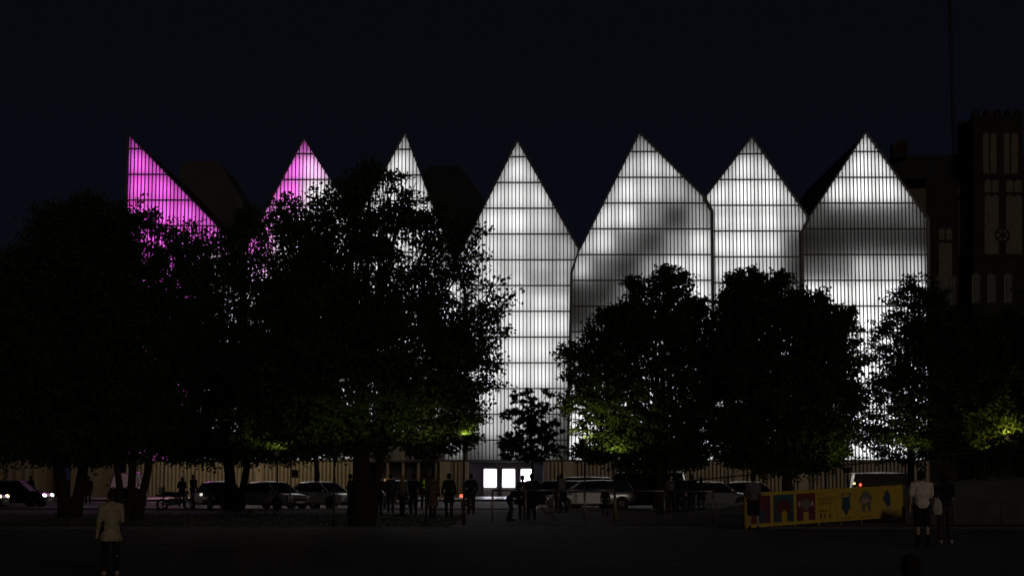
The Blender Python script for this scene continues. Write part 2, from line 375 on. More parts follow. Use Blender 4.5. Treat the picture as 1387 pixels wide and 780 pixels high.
RIB = 5.0 * D_HALL / F_PX * 1.006
GROUP_W = 7
LAMP_BACK = .62
def shrink(poly, k):
    cx = sum(p[0] for p in poly) / len(poly); cz = sum(p[1] for p in poly) / len(poly)
    out = []
    for x, z in poly:
        dx, dz = cx - x, cz - z; L = math.hypot(dx, dz) or 1; s_ = min(k * 1.4, L * .5); out.append((x + dx / L * s_, z + dz / L * s_))
    return out
rib_src = MB().box((0, -.10, .5), (.038, .09, .5)).mesh('rib', M['rib'])
for gi, (pp, rail0) in enumerate(gables):
    hull = [P(*p) for p in pp]
    xs = [p[0] for p in hull]; x0, x1 = min(xs), max(xs); zt = max(p[1] for p in hull); zb = hull[0][1]
    cpx = sum(p[0] for p in pp) / len(pp)
    rows = []; y = rail0
    while y < BOT - 6: rows.append(W(cpx, y, D_HALL).z); y += PITCH_ROW
    rows_y = [rail0 + k * PITCH_ROW for k in range(len(rows))]
    if rows_y and BOT - rows_y[-1] < 14: rows.pop()
    zl = [zt + .5] + rows + [zb]
    recess_x = P(603, BOT)[0]; recess_l = P(484, BOT)[0]; z_rec = P(550, 590)[1]
    # glass and light panels
    ng = max(1, round((x1 - x0) / (RIB * GROUP_W)))
    gw = (x1 - x0) / ng
    for r in range(len(zl) - 1):
        za, zc = zl[r + 1], zl[r]
        for c in range(ng):
          cell = [(x0 + c * gw, za), (x0 + c * gw, zc), (x0 + (c + 1) * gw, zc), (x0 + (c + 1) * gw, za)]
          for q in [clip_convex(cell, h_) for h_ in bands(hull)]:
            if gi == 2 and za < z_rec - .05 and q:
                q = clip(q, -1, 0, -recess_x)
            if len(q) < 3 or area(q) < .015: continue
            cx = sum(p[0] for p in q) / len(q); cz = sum(p[1] for p in q) / len(q)
            MB().add([(p[0], .0, p[1]) for p in q] , [tuple(range(len(q)))]).build('glass_panel', M['glass_panel'], hall, fix=False)
            # pixel position of the cell centre, to read the lamp level noted from the photograph
            v = Vector((cx, D_HALL, cz)) - Vector((0, 0, EYE)); f_ = v.y * cp + v.z * sn
            px = 693.5 + F_PX * v.x / f_; py = 390 - F_PX * (-v.y * sn + v.z * cp) / f_
            lv = level(gi, px, py) * (1 + .05 * math.sin(c * 5.1 + r * 2.3 + gi))
            col = 'white'
            if gi == 0: col = 'pink' if py < 350 or px < 260 else 'white'
            if gi == 1: col = 'pink' if (px + (py - 250) * .55 < 408) else ('rose' if px + (py - 250) * .55 < 428 else 'white')
            if col == 'pink' : lv *= 1.0
            qs = shrink(q, .25)
            MB().add([(p[0], LAMP_BACK, p[1]) for p in qs], [tuple(range(len(qs)))]).build('light_panel', lamp_mat(lv, col), hall, fix=False)
    # ribs: one vertical fin each, clipped by the outline
    k0 = math.ceil((x0 + .02) / RIB)
    x = k0 * RIB
    while x < x1 - .02:
        lo, hi = -1e9, 1e9
        for i in range(len(hull)):
            p, q = hull[i], hull[(i + 1) % len(hull)]
            if abs(q[0] - p[0]) < .05: continue
            if (p[0] - x) * (q[0] - x) <= 0:
                z = p[1] + (q[1] - p[1]) * (x - p[0]) / (q[0] - p[0])
                if q[0] > p[0]: hi = min(hi, z)
                else: lo = max(lo, z)
        if lo < -1e8: lo = zb
        if hi < 1e8 and hi - lo > .15:
            if gi == 2 and x < recess_x and x > recess_l: lo = max(lo, z_rec)
            o = link('rib', rib_src, hall, (x, 0, lo)); o.scale = (1, 1, hi - lo)
        x += RIB
    # rails across
    for z in rows:
        q = [p for h_ in bands(hull) for p in clip_convex([(x0 - 1, z - .005), (x0 - 1, z + .005), (x1 + 1, z + .005), (x1 + 1, z - .005)], h_)]
        if not q: continue
        a, b = min(p[0] for p in q) + .03, max(p[0] for p in q) - .03
        if gi == 2 and z < z_rec - .05: a = max(a, recess_x)
        if b - a > .3:
            MB().box(((a + b) / 2, -.145, z), ((b - a) / 2, .135, .05)).build('rail', M['frame'], hall)
    # sloping edge frames, proud of the ribs
    for i in range(len(hull)):
        p, q = hull[i], hull[(i + 1) % len(hull)]
        if i == len(hull) - 1: continue
        seam = abs(q[0] - p[0]) < 1.5 and abs(q[1] - p[1]) > 3
        if seam and gi and p[0] < (x0 + x1) / 2: continue      # a seam belongs to the gable on its left
        dx, dz = q[0] - p[0], q[1] - p[1]; L = math.hypot(dx, dz)
        nx, nz_ = dz / L, -dx / L
        wd = .22 if seam else .13
        off = 0 if seam else -wd * .4
        e = [(p[0] + nx * (off + wd / 2), p[1] + nz_ * (off + wd / 2)), (p[0] + nx * (off - wd / 2), p[1] + nz_ * (off - wd / 2)),
             (q[0] + nx * (off - wd / 2), q[1] + nz_ * (off - wd / 2)), (q[0] + nx * (off + wd / 2), q[1] + nz_ * (off + wd / 2))]
        MB().prism(e, -.34 - .004 * gi - .003 * i, -.02).build('edge_frame', M['frame'], hall)
    # roof: the outline carried back, closed behind
    top = hull[1:-1]
    full = [hull[0]] + top + [hull[-1]]
    inset = .02
    rm = MB(); m_ = len(full); back = 30.0
    cxm = (x0 + x1) / 2
    fl = [(x + (inset if x < cxm else -inset), z) for x, z in full]
    rm.add([(x, .01, z) for x, z in fl] + [(x, back, z) for x, z in fl],
           [(i, i + 1, i + 1 + m_, i + m_) for i in range(m_ - 1)] + [tuple(range(m_, 2 * m_))] + [(m_ - 1, 0, m_, 2 * m_ - 1)])
    rm.build('roof', M['roof'], hall, fix=False)
    MB().add([(x, 1.5, z) for x, z in [(x + (.02 if x < cxm else -.02), z) for x, z in fl]], [tuple(range(m_))]).build('cavity_wall', M['cavity'], hall, fix=False)
# rear roof volumes seen between the gables
def rear(pts, D, dep, m):
    MB().prism([P(a, b, D) for a, b in pts], D - D_HALL, D - D_HALL + dep).build('rear_roof', m, hall)
rear([(240, 420), (245, 224), (252, 219), (297, 219), (345, 300), (380, 420)], 185, 12, M['rear_roof'])
rear([(560, 420), (574, 232), (582, 225), (622, 225), (655, 268), (690, 420)], 185, 12, M['roof'])
# podium
xl, xr = P(171, BOT)[0], P(1259, BOT)[0]
zt = P(700, BOT + 2)[1]
def PX(px): return XG(px, D_HALL, 1.5)
open_a, open_b = PX(484), PX(603)
scr_a, scr_b = PX(632), PX(737)
def wall_box(a, b, z0, z1, y0, y1, m, name): return MB().box(((a + b) / 2, (y0 + y1) / 2, (z0 + z1) / 2), ((b - a) / 2, (y1 - y0) / 2, (z1 - z0) / 2)).build(name, m, hall)
wall_box(xl, open_a, .1, zt, .05, .6, M['podium_back'], 'podium_wall')
wall_box(open_b, scr_a, .1, zt, .05, .6, M['podium_back'], 'podium_wall')
wall_box(scr_b, xr, .1, zt, .05, .6, M['podium_back'], 'podium_wall')
wall_box(xl, xr + .2, zt, zt + .16, -.3, .55, M['frame'], 'podium_cornice')
slat = MB().box((0, -.06, (zt + .1) / 2), (.095, .1, (zt - .1) / 2)).mesh('slat', M['podium'])
x = xl + .15
for px_ in range(0, 400):
    if x > xr: break
    if not (open_a - .1 < x < open_b + .1 or scr_a - .1 < x < scr_b + .1):
        link('podium_slat', slat, hall, (x, 0, 0))
    x += .325
for px_, wd in ((350, .35), (453, .25), (603, .45), (630, .3), (770, .45), (845, .2), (1000, .35), (1086, .35)):
    MB().box((PX(px_), -.16, (zt + .1) / 2), (wd, .16, (zt - .1) / 2)).build('pilaster', M['podium'], hall)
# main recess: dark porch with columns, back wall and a few warm windows
zr = P(550, 590)[1]
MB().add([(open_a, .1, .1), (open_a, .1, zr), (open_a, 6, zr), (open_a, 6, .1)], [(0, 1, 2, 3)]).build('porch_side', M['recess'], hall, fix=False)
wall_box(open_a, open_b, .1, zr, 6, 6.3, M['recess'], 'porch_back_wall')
wall_box(open_a, open_b, zr, zr + .3, -.2, 6.2, M['frame'], 'porch_soffit')
for px_ in (512, 524, 545, 566, 590):
    wall_box(PX(px_) - .12, PX(px_) + .12, .1, zr, 1.0, 1.24, M['podium_back'], 'porch_column')
for a, b, c_, d_2 in ((507, 516, 648, 652), (520, 531, 648, 652), (533, 543, 650, 652)):
    pa, pb = W(a, d_2, D_HALL + 5.9), W(b, c_, D_HALL + 5.9)
    wall_box(pa.x, pb.x, pa.z, pb.z, 5.86, 5.98, M['warm_window'], 'porch_window')
# screen niche
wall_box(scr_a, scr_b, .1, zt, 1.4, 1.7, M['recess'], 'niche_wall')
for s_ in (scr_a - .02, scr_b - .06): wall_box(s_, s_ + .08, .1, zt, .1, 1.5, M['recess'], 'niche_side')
for a, b in ((656, 672), (681, 697), (706, 720)):
    pa, pb = W(a, 659, D_HALL + 1), W(b, 635.5, D_HALL + 1)
    wall_box(pa.x - .1, pb.x + .1, .1, pb.z + .12, 1.05, 1.3, M['concrete'], 'screen_pylon')
    wall_box(pa.x, pb.x, pa.z, pb.z, .99, 1.045, M['screen'], 'screen')

# ================================================================ OLD BRICK BUILDING
DB = 168.0
ob = thing('brick_town_building', 'dark neo-gothic brick building with crenellated tower and pale niches, right of the hall', 'building', (W(1330, 600, DB).x, DB, 0))
BX = ob.location.x
def Q(px, py, D=DB):
    v = W(px, py, D); return (v.x - BX, v.z)
def bpoly(name, pts, y0, y1, m): return MB().prism([Q(*p) for p in pts], y0, y1).build(name, m, ob)
def rect(a, b, c, d): return [(a, d), (a, b), (c, b), (c, d)]
bpoly('wall', rect(1256, 238, 1700, 668), 1, 22, M['brick'])
bpoly('side_wall', rect(1232, 254, 1255.5, 668), .5, 20, M['stone_wall'])
bpoly('roof', [(1212, 253.5), (1216, 206), (1300, 205), (1315, 196), (1318, 237.5), (1232, 238), (1231, 253.5)], 2, 20, M['roof'])
bpoly('roof', [(1380, 237.5), (1380, 205), (1700, 205), (1700, 237.5)], 2, 20, M['roof'])
bpoly('chimney', [(1211, 212), (1211, 194), (1218, 190), (1231, 188), (1231, 212)], .5, 1.9, M['brick'])
tw = bpoly('tower', rect(1314, 162, 1380, 668), -1.2, 5, M['brick'])
for a in (1314, 1329, 1343, 1357.5, 1371):
    o = bpoly('merlon', [(a, 162), (a + .5, 155), (a + 2, 152), (a + 7, 152), (a + 8.5, 155), (a + 9, 162)], -1.25, -.4, M['brick'])
    o = bpoly('merlon', [(a, 162), (a + .5, 155), (a + 2, 152), (a + 7, 152), (a + 8.5, 155), (a + 9, 162)], 4.2, 5, M['brick'])
def arch(a, b, t, bt, sub=1):       # niche outline with pointed heads
    pts = [(a, bt)]; wd = (b - a) / sub
    for k in range(sub):
        l = a + k * wd
        pts += [(l, t + wd * .35), (l + wd * .5, t), (l + wd, t + wd * .35)]
    return pts + [(b, bt)]
def pale(a, b, t, bt, sub, y):
    bpoly('blind_niche', arch(a, b, t, bt, sub), y - .03, y + .01, M['plaster'])
for a, b in ((1327, 1334.5), (1337, 1345), (1355, 1362.5), (1365, 1374)): pale(a, b, 183, 238, 1, -1.2)
for a, b in ((1329, 1348), (1358, 1379)):
    m_ = (a + b) / 2
    pale(a, m_ - .8, 246, 263, 1, -1.2); pale(m_ + .8, b, 246, 263, 1, -1.2); pale(a, b, 266, 346, 2, -1.2)
pale(1301, 1309, 247, 263, 1, 1); pale(1310.5, 1319 - 5.3, 247, 263, 1, 1); pale(1301, 1313.5, 266, 345, 1, 1)
pale(1275, 1283, 307, 323, 1, 1); pale(1285, 1293, 307, 323, 1, 1); pale(1275, 1293, 326, 405, 2, 1)
for z_ in (241.5, 349, 163.5):
    a, b = Q(1313, z_), Q(1381, z_)
    MB().box(((a[0] + b[0]) / 2, -1.2, a[1]), ((b[0] - a[0]) / 2, .14, .16)).build('string_course', M['brick'], ob)
c0 = Q(1353, 321)
tr_ = MB().disc((c0[0], -1.22, c0[1]), .75, 'y', 18, .06).build('tracery_window', M['brick'], ob)
for k in range(6):
    a = k * PI / 3; MB().disc((c0[0] + .42 * math.cos(a), -1.26, c0[1] + .42 * math.sin(a)), .16, 'y', 8, .05).build('tracery_light', M['plaster'], tr_)
for px_ in (1317, 1338, 1360, 1295, 1275):
    dd = -1.2 if px_ > 1314 else 1
    wf = bpoly('window', arch(px_ - 5, px_ + 5, 372, 412, 1), dd - .05, dd + .01, M['plastic'])
    bb = MB()
    q0, q1, q2, q3, q4 = [Q(*p) for p in arch(px_ - 5, px_ + 5, 372, 412, 1)]
    bb.tube([(p[0], dd - .08, p[1]) for p in (q0, q1, q2, q3, q4)], .06, 5, smooth=False)
    bb.tube([((q0[0] + q4[0]) / 2, dd - .08, q0[1]), ((q0[0] + q4[0]) / 2, dd - .08, q2[1])], .04, 5, smooth=False)
    bb.build('window_frame', M['frame'], wf)
# tall mast behind
mx = thing('radio_mast', 'thin tall radio mast rising behind the brick building', 'mast', (W(1292, 205, 190).x, 190, 0))
t = MB(); zz = W(1290, -30, 190).z
for dx_, dy_ in ((-.25, -.15), (.25, -.15), (0, .3)): t.tube([(dx_, dy_, 0), (dx_ * .6, dy_ * .6, zz)], [.07, .05], 5, smooth=False)
t.build('mast_leg', M['roof'], mx)
b = MB()
for k in range(0, int(zz), 1):
    b.tube([(-.22, -.13, k), (.22, -.13, k + 1)], .025, 4, smooth=False)
b.build('lattice', M['roof'], mx)
# low pale building far left behind the trees
fl_ = thing('low_shop_building', 'low dim building with tan ribbed wall far left behind the trees', 'building', (XG(40, 152), 152, 0))
for a, b_ in ((-70, 62), (95, 160)):
    MB().box(((XG(a, 152) + XG(b_, 152)) / 2 - fl_.location.x, 3, 1.9), ((XG(b_, 152) - XG(a, 152)) / 2, 3, 1.8)).build('wall', M['podium_back'], fl_)
for a in range(-60, 60, 12):
    MB().box((XG(a, 152) - fl_.location.x, -.08, 2.0), (.16, .07, 1.6)).build('pier', M['podium'], fl_)

# ================================================================ TREES
def ell(cx, cy, rx, ry, d=1.0): return (cx, cy, rx, ry, d)
leaf_total = 0
def tree(name, label, D, trunks, ells, leaf=.17, seed=1, K=8.5, lm_='leaf', gap=.0, gscale=.55, depth=.8, cat='tree', tuft=1.0):
    global leaf_total
    g = np.random.default_rng(seed); rr = random.Random(seed)
    bx = XG(trunks[0][0], D); root = thing(name, label, cat, (bx, D, 0), group='trees around the square')
    O = Vector((bx, D, 0)); k = D / F_PX
    clumps = []; E = []
    for (cx, cy, rx, ry, dn) in ells:
        c = W(cx, cy, D) - O; c.y += rr.uniform(-.15, .15) * rx * k
        E.append((c, rx * k, ry * k, min(rx, ry * 1.3) * k * depth, dn))
    P_ = []; N_ = []; cen = []
    for (c, ax, az, ay, dn) in E:
        A = PI * ax * az; la = .34 * leaf * leaf
        per = 34
        nc = max(4, int(K * dn * A / la / per))
        for i in range(nc):
            while True:
                u = Vector((rr.uniform(-1, 1), rr.uniform(-1, 1), rr.uniform(-1, 1)))
                if .05 < u.length <= 1: break
            u = u.normalized() * (u.length ** .8) * (1.0 + rr.uniform(-.06, .10) + (rr.uniform(0, .2) if rr.random() < .14 else 0))
            p = Vector((c.x + u.x * ax, c.y + u.y * ay, c.z + u.z * az))
            nval = noise.noise(p * gscale * 1.3 + Vector((seed * 7.1, 0, 3))) + .5 * noise.noise(p * gscale * 3.1)
            if nval < gap - .5: continue
            if p.z < .9: continue
            d = Vector((u.x, u.y * .7, u.z * .5 + rr.uniform(-.1, .5))) + Vector((rr.gauss(0, .5), rr.gauss(0, .5), rr.gauss(0, .35)))
            d.normalize(); clumps.append((p, d))
    nC = len(clumps); per = 34
    p = np.array([c[0][:] for c in clumps]); d = np.array([c[1][:] for c in clumps])
    # leaves strung along a short spray, drooping
    L = g.uniform(.35, .95, nC) * tuft * (leaf / .17) ** .5
    t = g.uniform(-.5, .6, (nC, per)); spread = .11 * tuft * (leaf / .17)
    pos = p[:, None, :] + d[:, None, :] * (t * L[:, None])[..., None] + g.normal(0, spread, (nC, per, 3)) * np.array([1.25, 1.25, .8])
    pos[..., 2] -= (t + .2) ** 2 * .12
    pos = pos.reshape(-1, 3); n_ = len(pos)
    a = g.normal(0, 1, (n_, 3)); a[:, 2] *= .6; a += np.repeat(d, per, 0) * .7; a /= np.linalg.norm(a, axis=1)[:, None]
    b = np.cross(a, g.normal(0, 1, (n_, 3))); b /= np.linalg.norm(b, axis=1)[:, None]
    s = (leaf * g.uniform(.55, 1.15, n_))[:, None]
    v = np.stack([pos - a * s * .5, pos + b * s * .34 + a * s * .02, pos + a * s * .55, pos - b * s * .34 + a * s * .02], 1).reshape(-1, 3)
    link('crown', np_mesh('crown', v, np.arange(n_ * 4).reshape(-1, 4), M[lm_]), root)
    leaf_total += n_
    # trunk, limbs, twigs
    lowest = min(e[0].z - e[2] for e in E)
    br = MB(); tops = []
    for (tpx, tr, topx, topy, lean) in trunks:
        tp = W(topx, topy, D) - O; b0 = Vector((XG(tpx, D) - bx, rr.uniform(-.1, .1) if tpx != trunks[0][0] else 0, -.05))
        mid = b0.lerp(tp, .45) + Vector((lean, 0, 0))
        q = MB(); pts = []; rs = []
        for i in range(9):
            s_ = i / 8; pt = b0 * (1 - s_) ** 2 + mid * 2 * s_ * (1 - s_) + tp * s_ ** 2
            pt += Vector((noise.noise(pt * .9 + Vector((seed, 0, 0))), 0, 0)) * .12 * min(1, s_ * 3)
            pts.append(pt); rs.append(tr * (1.45 if i == 0 else 1.12 if i == 1 else 1 - .5 * s_))
        q.tube(pts, rs, 10); q.build('trunk', M['bark'], root); tops.append((pts, tr))
    for (c, ax, az, ay, dn) in E:
        pts, tr = min(tops, key=lambda t_: (t_[0][-1] - c).length)
        st = pts[rr.choice((5, 6, 7))] if c.z > pts[5].z else pts[4]
        mid = st.lerp(c, .5) + Vector((rr.uniform(-.2, .2), rr.uniform(-.2, .2), abs(c.x - st.x) * .12))
        cur = [st * (1 - s_) ** 2 + mid * 2 * s_ * (1 - s_) + c * s_ ** 2 for s_ in (0, .2, .4, .6, .8, 1)]
        br.tube(cur, [tr * .42, tr * .34, tr * .26, tr * .2, tr * .14, tr * .09], 6)
        for j in range(10):
            u = Vector((rr.gauss(0, 1), rr.gauss(0, 1), rr.gauss(.3, .8))).normalized()
            tip = Vector((c.x + u.x * ax, c.y + u.y * ay, c.z + u.z * az)); s0 = cur[rr.choice((2, 3, 4, 5))]
            m2 = s0.lerp(tip, .5) + Vector((0, 0, .15))
            br.tube([s0, m2, tip], [tr * .12, tr * .08, .012], 5)
    if lowest: pass
    br.build('limb_system', M['bark'], root)
    return root
# trunk = (base px, radius m, top px, top py, bow)
tree('broadleaf_tree', 'biggest tree, thick trunk and wide crown left of the middle, before the hall', 62, [(490, .36, 488, 470, .0), (497, .2, 535, 480, .05)],
     [ell(480, 490, 105, 95), ell(570, 510, 75, 85, .9), ell(415, 430, 62, 80, .95), ell(465, 335, 66, 72, .8), ell(540, 345, 62, 80, .46), ell(600, 400, 52, 70, .36),
      ell(645, 455, 38, 42, .5), ell(600, 560, 50, 42, .8), ell(400, 540, 60, 60), ell(640, 335, 24, 48, .22), ell(668, 405, 24, 30, .33), ell(470, 258, 40, 26, .5),
      ell(545, 265, 36, 36, .25), ell(395, 305, 34, 34, .55), ell(520, 590, 85, 28, .8), ell(415, 350, 50, 50, .8), ell(440, 592, 60, 24, .9), ell(480, 420, 120, 60, .8), ell(590, 470, 60, 60, .5), ell(600, 590, 40, 26, .7), ell(640, 500, 36, 34, .6), ell(632, 580, 22, 24, .45), ell(500, 240, 26, 18, .7), ell(580, 310, 24, 40, .5)],
     leaf=.165, seed=3, gap=.14, K=12)
tree('broadleaf_tree', 'forked tree behind the parked sedans, between pink gable and biggest tree', 88, [(317, .33, 300, 540, -.1), (322, .22, 345, 560, .15)],
     [ell(305, 440, 62, 90, .6), ell(318, 530, 34, 60, .8), ell(335, 350, 42, 46, .6), ell(262, 470, 45, 110, .6), ell(300, 570, 75, 46, .8), ell(375, 585, 60, 34, .8), ell(365, 470, 40, 90, .9), ell(262, 350, 28, 50, .45), ell(340, 300, 22, 18, .7), ell(300, 318, 18, 24, .4), ell(240, 590, 50, 34, .9), ell(300, 606, 80, 20, .9), ell(370, 610, 60, 16, .8), ell(320, 500, 60, 50, .5)],
     leaf=.2, seed=4, gap=.06, K=14)
tree('broadleaf_tree', 'dark tree with V-shaped trunk at the far left of the square', 74, [(92, .30, 72, 560, -.1), (98, .28, 122, 560, .12)],
     [ell(100, 430, 85, 120), ell(60, 500, 80, 110), ell(130, 335, 48, 66, .9), ell(85, 320, 48, 52, .8), ell(60, 345, 34, 50, .8), ell(15, 440, 50, 105, .9), ell(-30, 480, 60, 130, .9), ell(20, 570, 70, 62), ell(110, 580, 80, 50), ell(160, 330, 20, 50, .7), ell(110, 280, 36, 18, .6)],
     leaf=.18, seed=5, gap=.05, K=12)
tree('broadleaf_tree', 'tree on three slanting trunks before the pink corner gable', 71, [(168, .17, 150, 560, -.1), (176, .2, 185, 560, .0), (186, .2, 212, 560, .12)],
     [ell(205, 470, 66, 90, .95), ell(205, 500, 44, 70, .8), ell(190, 380, 36, 60, .75), ell(228, 345, 26, 42, .5), ell(183, 300, 16, 34, .6), ell(160, 430, 50, 120), ell(200, 570, 70, 50), ell(240, 420, 34, 70, .55), ell(262, 340, 22, 26, .4), ell(205, 300, 14, 20, .45), ell(160, 600, 80, 28, .8)],
     leaf=.17, seed=6, gap=.1, K=11)
tree('broadleaf_tree', 'slim tree with a thin trunk half hidden left of the biggest tree', 97, [(427, .20, 430, 590, 0)],
     [ell(430, 570, 50, 42, .9), ell(455, 595, 34, 24, .7), ell(395, 600, 40, 20, .6), ell(420, 520, 45, 50, .9)], leaf=.21, seed=7, gap=.1)
tree('broadleaf_tree', 'round tree before the fifth gable, right of the entrance screens', 92, [(893, .26, 890, 520, 0)],
     [ell(907, 382, 26, 24, .95), ell(858, 382, 13, 11, .9), ell(895, 415, 48, 38, .95), ell(938, 412, 16, 14, .9), ell(840, 455, 48, 36, .9), ell(885, 520, 96, 84), ell(805, 505, 42, 52, .8), ell(945, 480, 40, 70), ell(818, 590, 46, 32, .75), ell(900, 595, 80, 40), ell(880, 612, 76, 26, .9), ell(805, 606, 34, 14, .8), ell(768, 478, 18, 12, .7), ell(772, 545, 20, 14, .7), ell(878, 440, 60, 30), ell(830, 430, 22, 14, .9)],
     leaf=.2, seed=8, gap=.08, tuft=.8, K=12)
tree('broadleaf_tree', 'dense dark tree before the sixth gable, right of the round tree', 90, [(1068, .30, 1062, 520, 0)],
     [ell(1000, 384, 15, 18), ell(1024, 378, 15, 14), ell(1052, 378, 16, 14), ell(1032, 408, 52, 30), ell(1060, 490, 92, 88, 1.1), ell(1120, 440, 40, 34, .95), ell(1000, 520, 46, 90, 1.1), ell(1120, 540, 46, 80, .9), ell(1060, 590, 92, 42), ell(1065, 620, 84, 22, .9), ell(992, 440, 26, 50), ell(1148, 425, 14, 12, .8), ell(1090, 420, 34, 26)],
     leaf=.2, seed=9, gap=-.04, tuft=.8, K=16)
tree('broadleaf_tree', 'airy tree before the seventh gable, light showing through its leaves', 95, [(1232, .2, 1236, 520, 0)],
     [ell(1238, 382, 12, 15, .5), ell(1228, 420, 28, 36, .55), ell(1205, 445, 22, 20, .5), ell(1212, 490, 42, 50, .5), ell(1250, 520, 42, 90, .9), ell(1195, 560, 40, 56, .5), ell(1235, 600, 64, 26, .6), ell(1262, 440, 22, 60, .9)],
     leaf=.2, seed=10, gap=.14, tuft=.85, K=12)
tree('broadleaf_tree', 'broad dark tree at the right edge before the brick building', 84, [(1330, .3, 1330, 540, 0)],
     [ell(1320, 520, 60, 105), ell(1385, 530, 60, 110), ell(1440, 500, 70, 120), ell(1340, 605, 66, 34, .9), ell(1290, 480, 30, 60, .9), ell(1400, 600, 50, 36, .7)],
     leaf=.19, seed=12, gap=.05)
tree('small_tree', 'small young tree with layered branches above the lit entrance screens', 104, [(722, .07, 719, 540, 0)],
     [ell(698, 538, 7, 9, .8), ell(716, 536, 10, 10, .8), ell(742, 532, 8, 6, .8), ell(719, 556, 20, 14, .9), ell(692, 558, 12, 5, .9), ell(744, 551, 12, 6, .8), ell(719, 574, 25, 13, .9), ell(684, 563, 8, 4, .8), ell(748, 572, 13, 6, .8),
      ell(716, 590, 34, 10, .9), ell(690, 596, 16, 6, .8), ell(681, 604, 11, 5, .8), ell(716, 603, 38, 9, .9), ell(755, 584, 9, 5, .7), ell(717, 615, 43, 8, .95), ell(752, 606, 12, 6, .8)],
     leaf=.17, seed=14, K=12, lm_='leaf_young', gap=-.2, tuft=.42, cat='young tree')

